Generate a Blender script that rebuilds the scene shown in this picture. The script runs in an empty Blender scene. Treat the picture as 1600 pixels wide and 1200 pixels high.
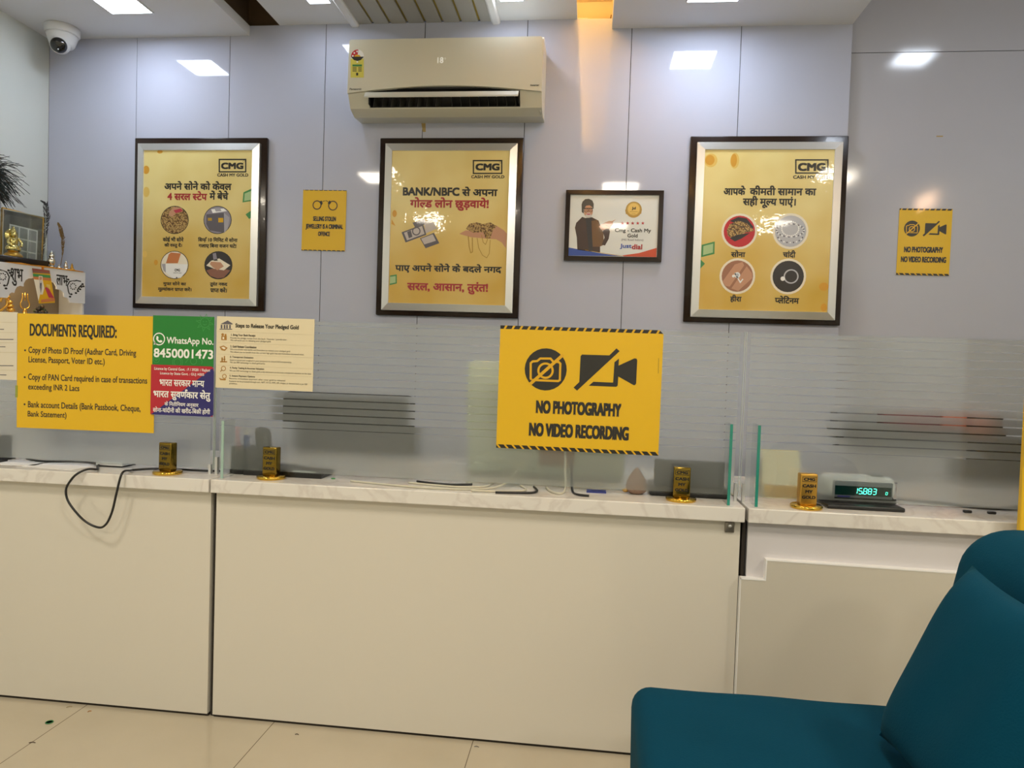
import bpy, bmesh, math, random, re
from mathutils import Vector, Matrix
random.seed(7)
PI = math.pi
SC = bpy.context.scene
COL = SC.collection

# ------------------------------------------------------------------ camera
cd = bpy.data.cameras.new('camera')
cam = bpy.data.objects.new('camera', cd)
COL.objects.link(cam)
R = Vector((0.99327033, 0.11113805, 0.03259411))
U = Vector((-0.03596705, 0.02848006, 0.99894707))
F = Vector((-0.11009275, 0.99339681, -0.03228571))
cam.matrix_world = Matrix(((R.x, U.x, -F.x, 0.0), (R.y, U.y, -F.y, -3.4), (R.z, U.z, -F.z, 1.16), (0, 0, 0, 1)))
cd.sensor_fit = 'HORIZONTAL'
cd.sensor_width = 36.0
cd.lens = 36.0 * 1105.136 / 1600.0
cd.clip_start = 0.02
SC.camera = cam

# ------------------------------------------------------------------ world, lamps of the room, exposure
w = bpy.data.worlds.new('world')
SC.world = w
w.use_nodes = True
w.node_tree.nodes['Background'].inputs[0].default_value = (0.9, 0.92, 1.0, 1)
w.node_tree.nodes['Background'].inputs[1].default_value = 0.05
SC.view_settings.view_transform = 'Standard'
SC.view_settings.look = 'None'
SC.view_settings.gamma = 1.0
SC.view_settings.use_curve_mapping = False
SC.view_settings.exposure = 0.5
SC.cycles.use_denoising = True

COOL = (0.80, 0.88, 1.0)
WARM = (1.0, 0.90, 0.74)
PANEL_STRENGTH = 29.0       # radiance of the square ceiling panels
ROOM_LAMPS = [              # further square panels of the same room, behind the photographer
    (-1.9, -2.7, 2.73, 15, WARM), (0.2, -3.0, 2.73, 15, WARM), (1.9, -2.6, 2.73, 15, WARM),
    (-1.9, -4.6, 2.73, 15, WARM), (0.2, -4.8, 2.73, 15, WARM), (1.9, -4.6, 2.73, 15, WARM)]
for i, (x, y, z, p, c) in enumerate(ROOM_LAMPS):
    ld = bpy.data.lights.new('room_lamp', 'AREA')
    ld.shape = 'SQUARE'
    ld.size = 0.3
    ld.energy = p
    ld.color = c
    lo = bpy.data.objects.new('room_lamp', ld)
    lo.location = (x, y, z)
    COL.objects.link(lo)

# ------------------------------------------------------------------ materials
def lin(h):
    r = [int(h[i:i + 2], 16) / 255 for i in (0, 2, 4)]
    return tuple(c / 12.92 if c <= 0.04045 else ((c + 0.055) / 1.055) ** 2.4 for c in r) + (1.0,)

MATS = {}
def mat(name, hexc='808080', rough=0.5, metal=0.0, spec=0.5, coat=0.0, bump=0.0, bscale=40.0, vary=0.0, vscale=6.0, emit=0.0, sheen=0.0, coat_bump=0.0):
    if name in MATS:
        return MATS[name]
    m = bpy.data.materials.new(name)
    m.use_nodes = True
    nt = m.node_tree
    b = nt.nodes['Principled BSDF']
    c = lin(hexc)
    b.inputs['Base Color'].default_value = c
    b.inputs['Roughness'].default_value = rough
    b.inputs['Metallic'].default_value = metal
    b.inputs['Specular IOR Level'].default_value = spec
    b.inputs['Coat Weight'].default_value = coat
    b.inputs['Coat Roughness'].default_value = 0.04
    if sheen:
        b.inputs['Sheen Weight'].default_value = sheen
        b.inputs['Sheen Roughness'].default_value = 0.4
        b.inputs['Sheen Tint'].default_value = lin('58b0ae')
    if emit:
        b.inputs['Emission Color'].default_value = c
        b.inputs['Emission Strength'].default_value = emit
    tc = nt.nodes.new('ShaderNodeTexCoord')
    if vary:
        n = nt.nodes.new('ShaderNodeTexNoise')
        n.inputs['Scale'].default_value = vscale
        n.inputs['Detail'].default_value = 5
        nt.links.new(tc.outputs['Object'], n.inputs['Vector'])
        mx = nt.nodes.new('ShaderNodeMix')
        mx.data_type = 'RGBA'
        mx.inputs[6].default_value = tuple(x * (1 - vary) for x in c[:3]) + (1,)
        mx.inputs[7].default_value = tuple(min(1, x * (1 + vary)) for x in c[:3]) + (1,)
        nt.links.new(n.outputs['Fac'], mx.inputs[0])
        nt.links.new(mx.outputs[2], b.inputs['Base Color'])
    for amt, target in ((bump, 'Normal'), (coat_bump, 'Coat Normal')):
        if amt:
            n = nt.nodes.new('ShaderNodeTexNoise')
            n.inputs['Scale'].default_value = bscale
            n.inputs['Detail'].default_value = 3
            nt.links.new(tc.outputs['Object'], n.inputs['Vector'])
            bp = nt.nodes.new('ShaderNodeBump')
            bp.inputs['Strength'].default_value = amt
            bp.inputs['Distance'].default_value = 0.01
            nt.links.new(n.outputs['Fac'], bp.inputs['Height'])
            nt.links.new(bp.outputs['Normal'], b.inputs[target])
    MATS[name] = m
    return m

def nodes_mat(name):
    m = bpy.data.materials.new(name)
    m.use_nodes = True
    nt = m.node_tree
    nt.nodes.clear()
    out = nt.nodes.new('ShaderNodeOutputMaterial')
    MATS[name] = m
    return m, nt, out

def make_glass():                       # clear sheet glass: see-through with a facing-dependent mirror
    m, nt, out = nodes_mat('clear_glass')
    lw = nt.nodes.new('ShaderNodeLayerWeight')
    lw.inputs['Blend'].default_value = 0.5
    pw = nt.nodes.new('ShaderNodeMath'); pw.operation = 'POWER'; pw.inputs[1].default_value = 4.0
    ml = nt.nodes.new('ShaderNodeMath'); ml.operation = 'MULTIPLY_ADD'; ml.inputs[1].default_value = 0.8; ml.inputs[2].default_value = 0.035
    tr = nt.nodes.new('ShaderNodeBsdfTransparent'); tr.inputs[0].default_value = (0.97, 0.985, 0.978, 1)
    gl = nt.nodes.new('ShaderNodeBsdfGlossy'); gl.inputs['Roughness'].default_value = 0.02
    mx = nt.nodes.new('ShaderNodeMixShader')
    nt.links.new(lw.outputs['Facing'], pw.inputs[0]); nt.links.new(pw.outputs[0], ml.inputs[0])
    nt.links.new(ml.outputs[0], mx.inputs[0]); nt.links.new(tr.outputs[0], mx.inputs[1]); nt.links.new(gl.outputs[0], mx.inputs[2])
    nt.links.new(mx.outputs[0], out.inputs[0])
    return m

def make_film():                        # frosted vinyl: scatters what lies behind, stays milky
    m, nt, out = nodes_mat('frosted_film')
    rf = nt.nodes.new('ShaderNodeBsdfRefraction'); rf.inputs['Color'].default_value = (0.93, 0.95, 0.94, 1)
    rf.inputs['Roughness'].default_value = 0.42; rf.inputs['IOR'].default_value = 1.18
    tl = nt.nodes.new('ShaderNodeBsdfTranslucent'); tl.inputs['Color'].default_value = (0.82, 0.83, 0.84, 1)
    df = nt.nodes.new('ShaderNodeBsdfDiffuse'); df.inputs['Color'].default_value = (0.74, 0.745, 0.75, 1)
    tr = nt.nodes.new('ShaderNodeBsdfTransparent'); tr.inputs['Color'].default_value = (0.95, 0.96, 0.96, 1)
    a = nt.nodes.new('ShaderNodeMixShader'); a.inputs[0].default_value = 0.55
    nt.links.new(tl.outputs[0], a.inputs[1]); nt.links.new(df.outputs[0], a.inputs[2])
    b = nt.nodes.new('ShaderNodeMixShader'); b.inputs[0].default_value = 0.27
    nt.links.new(rf.outputs[0], b.inputs[1]); nt.links.new(a.outputs[0], b.inputs[2])
    c = nt.nodes.new('ShaderNodeMixShader'); c.inputs[0].default_value = 0.14
    nt.links.new(b.outputs[0], c.inputs[1]); nt.links.new(tr.outputs[0], c.inputs[2])
    nt.links.new(c.outputs[0], out.inputs[0])
    return m

def make_voronoi_gold():
    m = mat('jewellery_print', 'b8843a', 0.35, coat=0.3)
    nt = m.node_tree; b = nt.nodes['Principled BSDF']
    tc = nt.nodes.new('ShaderNodeTexCoord'); v = nt.nodes.new('ShaderNodeTexVoronoi'); v.inputs['Scale'].default_value = 150
    r = nt.nodes.new('ShaderNodeValToRGB')
    r.color_ramp.elements[0].color = lin('e2bd72'); r.color_ramp.elements[1].color = lin('5c3a16'); r.color_ramp.elements[1].position = 0.75
    nt.links.new(tc.outputs['Object'], v.inputs['Vector']); nt.links.new(v.outputs['Distance'], r.inputs[0]); nt.links.new(r.outputs[0], b.inputs['Base Color'])
    return m

def make_poster_base():                 # golden poster paper under shiny crinkled plastic
    m = mat('gold_poster', 'd9b84c', 0.35, coat=0.7, coat_bump=0.10, bscale=16)
    nt = m.node_tree; b = nt.nodes['Principled BSDF']
    tc = nt.nodes.new('ShaderNodeTexCoord'); n = nt.nodes.new('ShaderNodeTexNoise'); n.inputs['Scale'].default_value = 3.2; n.inputs['Detail'].default_value = 2
    gr = nt.nodes.new('ShaderNodeSeparateXYZ')
    ad = nt.nodes.new('ShaderNodeMath'); ad.operation = 'MULTIPLY_ADD'; ad.inputs[1].default_value = -0.75; ad.inputs[2].default_value = 0.0
    a2 = nt.nodes.new('ShaderNodeMath'); a2.operation = 'ADD'
    r = nt.nodes.new('ShaderNodeValToRGB')
    r.color_ramp.elements[0].position = 0.2; r.color_ramp.elements[0].color = lin('ead994')
    r.color_ramp.elements[1].position = 0.85; r.color_ramp.elements[1].color = lin('d0a83c')
    nt.links.new(tc.outputs['Object'], n.inputs['Vector']); nt.links.new(tc.outputs['Object'], gr.inputs[0])
    nt.links.new(gr.outputs['Z'], ad.inputs[0]); nt.links.new(ad.outputs[0], a2.inputs[0]); nt.links.new(n.outputs['Fac'], a2.inputs[1])
    nt.links.new(a2.outputs[0], r.inputs[0]); nt.links.new(r.outputs[0], b.inputs['Base Color'])
    return m

def make_marble():
    m = mat('white_marble_top', 'd9d6d2', 0.16, spec=0.5)
    nt = m.node_tree; b = nt.nodes['Principled BSDF']
    tc = nt.nodes.new('ShaderNodeTexCoord'); n = nt.nodes.new('ShaderNodeTexNoise'); n.inputs['Scale'].default_value = 4; n.inputs['Detail'].default_value = 8; n.inputs['Distortion'].default_value = 2.5
    r = nt.nodes.new('ShaderNodeValToRGB')
    r.color_ramp.elements[0].position = 0.46; r.color_ramp.elements[0].color = lin('dcd9d4')
    r.color_ramp.elements[1].position = 0.52; r.color_ramp.elements[1].color = lin('d2cdc8')
    e = r.color_ramp.elements.new(0.58); e.color = lin('dedad5')
    nt.links.new(tc.outputs['Object'], n.inputs['Vector']); nt.links.new(n.outputs['Fac'], r.inputs[0]); nt.links.new(r.outputs[0], b.inputs['Base Color'])
    return m

def make_floor():
    m = mat('beige_floor_tile', 'b3a48a', 0.13, spec=0.5)
    nt = m.node_tree; b = nt.nodes['Principled BSDF']
    tc = nt.nodes.new('ShaderNodeTexCoord'); sp = nt.nodes.new('ShaderNodeSeparateXYZ'); nt.links.new(tc.outputs['Object'], sp.inputs[0])
    masks = []
    for ax, off in (('X', 0.317), ('Y', 0.54)):      # grout joints every 0.635 m
        a = nt.nodes.new('ShaderNodeMath'); a.operation = 'ADD'; a.inputs[1].default_value = off + 6.35
        d = nt.nodes.new('ShaderNodeMath'); d.operation = 'DIVIDE'; d.inputs[1].default_value = 0.635
        f = nt.nodes.new('ShaderNodeMath'); f.operation = 'FRACT'
        s = nt.nodes.new('ShaderNodeMath'); s.operation = 'LESS_THAN'; s.inputs[1].default_value = 0.0035
        nt.links.new(sp.outputs[ax], a.inputs[0]); nt.links.new(a.outputs[0], d.inputs[0]); nt.links.new(d.outputs[0], f.inputs[0]); nt.links.new(f.outputs[0], s.inputs[0])
        masks.append(s)
    mxm = nt.nodes.new('ShaderNodeMath'); mxm.operation = 'MAXIMUM'
    nt.links.new(masks[0].outputs[0], mxm.inputs[0]); nt.links.new(masks[1].outputs[0], mxm.inputs[1])
    n = nt.nodes.new('ShaderNodeTexNoise'); n.inputs['Scale'].default_value = 3; n.inputs['Detail'].default_value = 8; nt.links.new(tc.outputs['Object'], n.inputs['Vector'])
    mx = nt.nodes.new('ShaderNodeMix'); mx.data_type = 'RGBA'; mx.inputs[6].default_value = lin('b2a893'); mx.inputs[7].default_value = lin('c6bca9')
    nt.links.new(n.outputs['Fac'], mx.inputs[0])
    m2 = nt.nodes.new('ShaderNodeMix'); m2.data_type = 'RGBA'; m2.inputs[7].default_value = lin('5d5141')
    nt.links.new(mxm.outputs[0], m2.inputs[0]); nt.links.new(mx.outputs[2], m2.inputs[6]); nt.links.new(m2.outputs[2], b.inputs['Base Color'])
    return m

def make_hazard(name, slope):           # yellow and black warning stripes
    m = mat(name, 'd9a800', 0.4, coat=0.2)
    nt = m.node_tree; b = nt.nodes['Principled BSDF']
    tc = nt.nodes.new('ShaderNodeTexCoord'); sp = nt.nodes.new('ShaderNodeSeparateXYZ'); nt.links.new(tc.outputs['Object'], sp.inputs[0])
    a = nt.nodes.new('ShaderNodeMath'); a.operation = 'MULTIPLY_ADD'; a.inputs[1].default_value = slope
    d = nt.nodes.new('ShaderNodeMath'); d.operation = 'DIVIDE'; d.inputs[1].default_value = 0.0243
    f = nt.nodes.new('ShaderNodeMath'); f.operation = 'FRACT'
    s = nt.nodes.new('ShaderNodeMath'); s.operation = 'LESS_THAN'; s.inputs[1].default_value = 0.72
    ad = nt.nodes.new('ShaderNodeMath'); ad.operation = 'ADD'; ad.inputs[1].default_value = 10.0
    nt.links.new(sp.outputs['Z'], a.inputs[0]); nt.links.new(sp.outputs['X'], a.inputs[2]); nt.links.new(a.outputs[0], ad.inputs[0]); nt.links.new(ad.outputs[0], d.inputs[0])
    nt.links.new(d.outputs[0], f.inputs[0]); nt.links.new(f.outputs[0], s.inputs[0])
    mx = nt.nodes.new('ShaderNodeMix'); mx.data_type = 'RGBA'; mx.inputs[6].default_value = lin('d9a800'); mx.inputs[7].default_value = lin('17140e')
    nt.links.new(s.outputs[0], mx.inputs[0]); nt.links.new(mx.outputs[2], b.inputs['Base Color'])
    return m

def emitter(name, col, strength):
    m, nt, out = nodes_mat(name)
    e = nt.nodes.new('ShaderNodeEmission'); e.inputs[0].default_value = tuple(col) + (1,); e.inputs[1].default_value = strength
    nt.links.new(e.outputs[0], out.inputs[0])
    return m

glass = make_glass(); film = make_film(); marble = make_marble(); floor_m = make_floor(); poster_m = make_poster_base(); make_voronoi_gold()
wall_m = mat('lavender_wall_laminate', 'b9bdcf', 0.05, spec=0.45, bump=0.006, bscale=5, vary=0.02, vscale=2)
wall2_m = mat('lavender_side_laminate', 'b3b4bf', 0.10, spec=0.5, bump=0.03, bscale=7, vary=0.02)
seam_m = mat('dark_seam', '2c2a2e', 0.8)
paint_m = mat('white_wall_paint', 'd3d8d4', 0.6, vary=0.02)
ceil_m = mat('ceiling_white', 'e2e2e4', 0.75)
cavity_m = mat('ceiling_cavity_brown', '6b5540', 0.9)
cove_m = mat('ceiling_cove_board', 'd8c7a4', 0.8)
lit_groove = mat('yellow_lit_groove', 'a8902e', 0.6)
slat_m = mat('grey_ceiling_slat', 'aaa69e', 0.6)
counter_m = mat('cream_counter_laminate', 'd4cfc4', 0.10, spec=0.4, vary=0.015, vscale=1.5)
counter_r = mat('grey_counter_laminate', 'd0cdd0', 0.2, spec=0.4)
board_m = mat('satin_cream_board', 'c6c1b5', 0.3)
edge_white = mat('white_edge_band', 'ececec', 0.4)
gap_m = mat('shadow_gap_brown', '2b241d', 0.8)
dark_wood = mat('dark_brown_frame', '24150d', 0.22, spec=0.35, coat=0.18, coat_bump=0.03)
alu = mat('brushed_aluminium', 'd6d7d8', 0.28, metal=0.75)
black_p = mat('black_plastic', '161617', 0.35)
black_m = mat('matt_black', '1c1c1d', 0.6)
white_p = mat('white_plastic', 'd9dadb', 0.35)
ac_m = mat('air_conditioner_white', 'd4d1c0', 0.32, spec=0.5, vary=0.02, vscale=5)
ac_d = mat('air_conditioner_grey', 'b9b5a4', 0.45)
gold = mat('polished_gold', 'd2ac48', 0.12, metal=1.0)
bar_gold = mat('dark_polished_gold', '8a7230', 0.15, metal=1.0)  # dark reflections on the polished bars put into the base colour
gold_b = mat('brushed_gold', 'c79a45', 0.35, metal=0.85)
teal = mat('teal_velvet', '003a50', 0.9, spec=0.1, sheen=0.05, vary=0.10, vscale=7, bump=0.10, bscale=260)
gl_edge = mat('green_glass_edge', '9cb8ae', 0.2)  # low left fin: whitish reflection put into a paler green
gl_joint = mat('pale_glass_edge', 'bcc6c4', 0.2)
gl_edge_d = mat('deep_green_glass_edge', '2e8878', 0.15)
ysign = mat('yellow_sign_sheet', 'deb200', 0.4, coat=0.3, vary=0.02, vscale=4)
haz_a = make_hazard('hazard_stripe_up', -0.55)
haz_b = make_hazard('hazard_stripe_down', 0.9)
PC = dict(ink='1d1a16', ink2='2b2418', red='a8202a', white='f0efec', yel='dba700', yeld='b8901e', skin='c39070', skind='a06c50', crim='b8344a', crim2='8a5a48', greyv='8d8792',
          greyd='5d5860', greym='a5a1a8', cream='ece2cc', oran='c87840', dark='2a2527', coin='d39a2c', coinp='e0bd60', grn='3f8a4a', grnp='a8c48c', cash='c2b8b4', brass='b08a36',
          redp='c01f2c', silv='b9b9be', blue='2a4aa0', orng='cc4a24', brn='3c241a', vest='6b4a26', hair='4a4238', beard='c9c2ba', grnl='3f9a48', navy='221a6a', ochre='a8772a', tan='c9bd9c', ylab='d9cf58', led='f2f4ee')
def pm(k):
    if k == 'goldvor':
        return MATS['jewellery_print']
    if k == 'led':
        return mat('display_glow', PC[k], 0.5, emit=0.22)
    return mat('print_' + k, PC[k], 0.4, coat=0.3)

# ------------------------------------------------------------------ mesh building
class M:
    def __init__(s):
        s.v = []; s.f = []; s.mi = []; s.mats = []; s.sm = []
    def m(s, mt):
        if mt not in s.mats: s.mats.append(mt)
        return s.mats.index(mt)
    def add(s, vs, fs, mt, smooth=False):
        o = len(s.v); k = s.m(mt)
        s.v += [tuple(v) for v in vs]
        for f in fs:
            s.f.append([i + o for i in f]); s.mi.append(k); s.sm.append(smooth)
        return s
    def box(s, x0, x1, y0, y1, z0, z1, mt):
        return s.add([(x0, y0, z0), (x1, y0, z0), (x1, y1, z0), (x0, y1, z0), (x0, y0, z1), (x1, y0, z1), (x1, y1, z1), (x0, y1, z1)],
                     [(0, 3, 2, 1), (4, 5, 6, 7), (0, 1, 5, 4), (1, 2, 6, 5), (2, 3, 7, 6), (3, 0, 4, 7)], mt)
    def rbox(s, x0, x1, y0, y1, z0, z1, r, mt, seg=3, cuts=0, fn=None, smooth=True):
        bm = bmesh.new()
        bmesh.ops.create_cube(bm, size=1)
        for v in bm.verts:
            v.co = Vector(((x0 + x1) / 2 + v.co.x * (x1 - x0), (y0 + y1) / 2 + v.co.y * (y1 - y0), (z0 + z1) / 2 + v.co.z * (z1 - z0)))
        bmesh.ops.bevel(bm, geom=bm.edges[:], offset=r, segments=seg, profile=0.5, affect='EDGES')
        if cuts:
            bmesh.ops.subdivide_edges(bm, edges=[e for e in bm.edges if e.calc_length() > 2.2 * r], cuts=cuts, use_grid_fill=True)
        if fn:
            for v in bm.verts: v.co = fn(v.co)
        s.bm(bm, mt, smooth)
        return s
    def bm(s, bm, mt, smooth=False):
        bm.verts.index_update()
        s.add([v.co[:] for v in bm.verts], [[v.index for v in f.verts] for f in bm.faces], mt, smooth)
        bm.free()
    def prism(s, pts, axis, a, b, mt, smooth=False):        # polygon extruded along an axis; pts in the other two axes
        def P(p, t):
            return (t, p[0], p[1]) if axis == 'x' else (p[0], t, p[1]) if axis == 'y' else (p[0], p[1], t)
        n = len(pts)
        vs = [P(p, a) for p in pts] + [P(p, b) for p in pts]
        fs = [list(range(n))[::-1], list(range(n, 2 * n))] + [(i, (i + 1) % n, n + (i + 1) % n, n + i) for i in range(n)]
        return s.add(vs, fs, mt, smooth)
    def lathe(s, prof, mt, c=(0, 0, 0), n=24, mtx=None, smooth=True):
        vs = []; fs = []
        for (r, z) in prof:
            for i in range(n):
                t = 2 * PI * i / n
                p = Vector((r * math.cos(t), r * math.sin(t), z))
                if mtx: p = mtx @ p
                vs.append(p + Vector(c))
        k = len(prof)
        for j in range(k - 1):
            for i in range(n):
                fs.append((j * n + i, j * n + (i + 1) % n, (j + 1) * n + (i + 1) % n, (j + 1) * n + i))
        if prof[0][0] > 1e-6: fs.append(list(range(n))[::-1])
        if prof[-1][0] > 1e-6: fs.append([(k - 1) * n + i for i in range(n)])
        return s.add(vs, fs, mt, smooth)
    def tube(s, pts, r, mt, n=8, rad=None, sub=6):
        P = [Vector(p) for p in pts]
        if sub > 1 and len(P) > 2:                            # Catmull-Rom smoothing
            Q = []
            for i in range(len(P) - 1):
                a = P[max(i - 1, 0)]; b = P[i]; c = P[i + 1]; d = P[min(i + 2, len(P) - 1)]
                for k in range(sub):
                    t = k / sub
                    Q.append(0.5 * ((2 * b) + (c - a) * t + (2 * a - 5 * b + 4 * c - d) * t * t + (3 * b - a - 3 * c + d) * t ** 3))
            Q.append(P[-1])
            if rad:
                rad = [rad[min(int(i / sub), len(rad) - 1)] + (rad[min(int(i / sub) + 1, len(rad) - 1)] - rad[min(int(i / sub), len(rad) - 1)]) * ((i % sub) / sub) for i in range(len(Q))]
            P = Q
        vs = []; fs = []
        for i, p in enumerate(P):
            t = (P[min(i + 1, len(P) - 1)] - P[max(i - 1, 0)])
            if t.length < 1e-9: t = Vector((0, 0, 1))
            t.normalize()
            a = t.cross(Vector((0.31, 0.17, 0.93)))
            if a.length < 1e-3: a = t.cross(Vector((1, 0, 0)))
            a.normalize(); b = t.cross(a)
            rr = rad[i] if rad else r
            for k in range(n):
                g = 2 * PI * k / n
                vs.append(p + (a * math.cos(g) + b * math.sin(g)) * rr)
        for i in range(len(P) - 1):
            for k in range(n):
                fs.append((i * n + k, i * n + (k + 1) % n, (i + 1) * n + (k + 1) % n, (i + 1) * n + k))
        fs.append(list(range(n))[::-1]); fs.append([(len(P) - 1) * n + k for k in range(n)])
        return s.add(vs, fs, mt, True)
    def ball(s, c, r, mt, n=16, sq=(1, 1, 1)):
        bm = bmesh.new(); bmesh.ops.create_uvsphere(bm, u_segments=n, v_segments=max(6, n // 2), radius=r)
        for v in bm.verts: v.co = Vector((c[0] + v.co.x * sq[0], c[1] + v.co.y * sq[1], c[2] + v.co.z * sq[2]))
        s.bm(bm, mt, True); return s
    def build(s, name, parent=None, loc=None):
        me = bpy.data.meshes.new(name)
        me.from_pydata(s.v, [], s.f)
        for mt in s.mats: me.materials.append(mt)
        me.polygons.foreach_set('material_index', s.mi)
        me.polygons.foreach_set('use_smooth', s.sm)
        bm = bmesh.new(); bm.from_mesh(me); bmesh.ops.recalc_face_normals(bm, faces=bm.faces); bm.to_mesh(me); bm.free()
        me.update()
        o = bpy.data.objects.new(name, me); COL.objects.link(o)
        if parent: o.parent = parent
        if loc: o.location = loc
        return o

def tag(o, label, cat, group=None):
    o['label'] = label; o['category'] = cat
    if group: o['group'] = group
    return o
def thing(name, label, cat, loc=(0, 0, 0), rz=0.0, group=None):
    o = bpy.data.objects.new(name, None); COL.objects.link(o)
    o.location = loc; o.rotation_euler = (0, 0, rz); o.empty_display_size = 0.05
    return tag(o, label, cat, group)
def struct(o):
    o['kind'] = 'structure'; return o
def part_label(o, l):
    o['label'] = l; return o

# ------------------------------------------------------------------ lettering (Devanagari set by hand: matras reordered, half forms cut, reph and rakar drawn)
_raw = {}
def raw(s):
    if s in _raw: return _raw[s]
    cu = bpy.data.curves.new('t', 'FONT'); cu.body = s; cu.size = 1.0; cu.resolution_u = 3
    ob = bpy.data.objects.new('t', cu); COL.objects.link(ob)
    dg = bpy.context.evaluated_depsgraph_get()
    me = bpy.data.meshes.new_from_object(ob.evaluated_get(dg))
    r = ([(v.co.x, v.co.y) for v in me.vertices], [tuple(p.vertices) for p in me.polygons])
    bpy.data.objects.remove(ob); bpy.data.curves.remove(cu); bpy.data.meshes.remove(me)
    _raw[s] = r
    return r
def adv(s):
    return max(v[0] for v in raw(s + '|')[0]) - max(v[0] for v in raw('|')[0])
def half(ch, cut):
    vs, fs = raw(ch)
    xm = adv(ch) - cut
    bm = bmesh.new()
    bv = [bm.verts.new((x, y, 0)) for x, y in vs]
    for f in fs:
        try: bm.faces.new([bv[i] for i in f])
        except ValueError: pass
    bmesh.ops.bisect_plane(bm, geom=bm.verts[:] + bm.edges[:] + bm.faces[:], plane_co=(xm, 0, 0), plane_no=(1, 0, 0), clear_outer=True)
    bm.verts.index_update()
    r = ([(v.co.x, v.co.y) for v in bm.verts], [tuple(v.index for v in f.verts) for f in bm.faces])
    bm.free()
    return r, xm
def stroke(pts, wd):
    vs = []; fs = []
    for i, p in enumerate(pts):
        a = Vector(pts[max(i - 1, 0)]); b = Vector(pts[min(i + 1, len(pts) - 1)])
        t = (b - a).normalized(); nrm = Vector((-t.y, t.x)) * wd / 2
        vs += [(p[0] + nrm.x, p[1] + nrm.y), (p[0] - nrm.x, p[1] - nrm.y)]
    for i in range(len(pts) - 1): fs.append((2 * i, 2 * i + 1, 2 * i + 3, 2 * i + 2))
    return vs, fs
CL = re.compile('[\u0915-\u0939\u0958-\u095f]\u093c?(?:\u094d[\u0915-\u0939]\u093c?)*[\u093e-\u094c\u0901\u0902]*')
def shape(s):
    V = []; Fc = []; pen = [0.0]
    def put(r, x):
        o = len(V)
        V.extend([(a + x, b) for a, b in r[0]]); Fc.extend([tuple(i + o for i in f) for f in r[1]])
    buf = ['']
    def flush():
        if buf[0]:
            if buf[0].strip(): put(raw(buf[0]), pen[0])
            pen[0] += adv(buf[0]); buf[0] = ''
    i = 0
    for mt in list(CL.finditer(s)) + [None]:
        if mt is None:
            buf[0] += s[i:]; break
        buf[0] += s[i:mt.start()]; i = mt.end()
        c = mt.group()
        if '\u094d' not in c and '\u093f' not in c:
            buf[0] += c; continue
        mats_ = re.sub('[\u0915-\u0939\u0958-\u095f\u093c\u094d]', '', c)
        cons = re.findall('[\u0915-\u0939\u0958-\u095f]\u093c?', c)
        reph = len(cons) > 1 and cons[0] == '\u0930'
        if reph: cons = cons[1:]
        rak = len(cons) > 1 and cons[-1] == '\u0930'
        if rak: cons = cons[:-1]
        if '\u093f' in mats_:
            buf[0] += '\u093f'; mats_ = mats_.replace('\u093f', '')
        for h in cons[:-1]:
            flush()
            r, xm = half(h, 0.26 if h == '\u092b' else 0.20)
            put(r, pen[0]); pen[0] += xm
        buf[0] += cons[-1]
        if rak:
            flush(); k = 0.36 if cons[-1] == '\u0915' else 0.1
            put(stroke([(pen[0] - k, 0.27), (pen[0] - k - 0.24, 0.03)], 0.07), 0)
        rest = mats_
        if reph:
            flush()
            if rest:
                buf[0] += rest; flush(); rest = ''
            cx = pen[0] - 0.06
            put(stroke([(cx + 0.03, 0.64), (cx - 0.05, 0.80), (cx + 0.03, 0.88), (cx + 0.13, 0.84), (cx + 0.16, 0.76)], 0.065), 0)
        buf[0] += rest
    flush()
    return V, Fc
def fit_text(m, s, x0, x1, zc, h, y, mt, b):
    V, Fc = shape(s)
    xs = [v[0] for v in V]; ys = [v[1] for v in V]
    if re.fullmatch('[A-Z0-9 :/]+', s):                     # capitals: height is the cap height, tails hang below
        ys = [v[1] for v in raw('H')[0]]
    W = max(xs) - min(xs); H = max(ys) - min(ys)
    sx = (x1 - x0) / (W + 2 * b); sy = h / (H + 2 * b)
    k = min(2.4, max(1.0, sy / sx))
    bx = b * k; by = b
    sx = (x1 - x0) / (W + 2 * bx); ox = min(xs) - bx; oy = (max(ys) + min(ys)) / 2
    offs = [(0, 0)] if b <= 0 else [(bx, by), (-bx, by), (bx, -by), (-bx, -by), (0, 0)] + ([(bx / 2, 0), (-bx / 2, 0)] if b > .03 else [])
    for k_, (dx, dy) in enumerate(offs):
        m.add([(x0 + (a + dx - ox) * sx, y - 0.00003 * k_, zc + (c + dy - oy) * sy) for a, c in V], Fc, mt)

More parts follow.
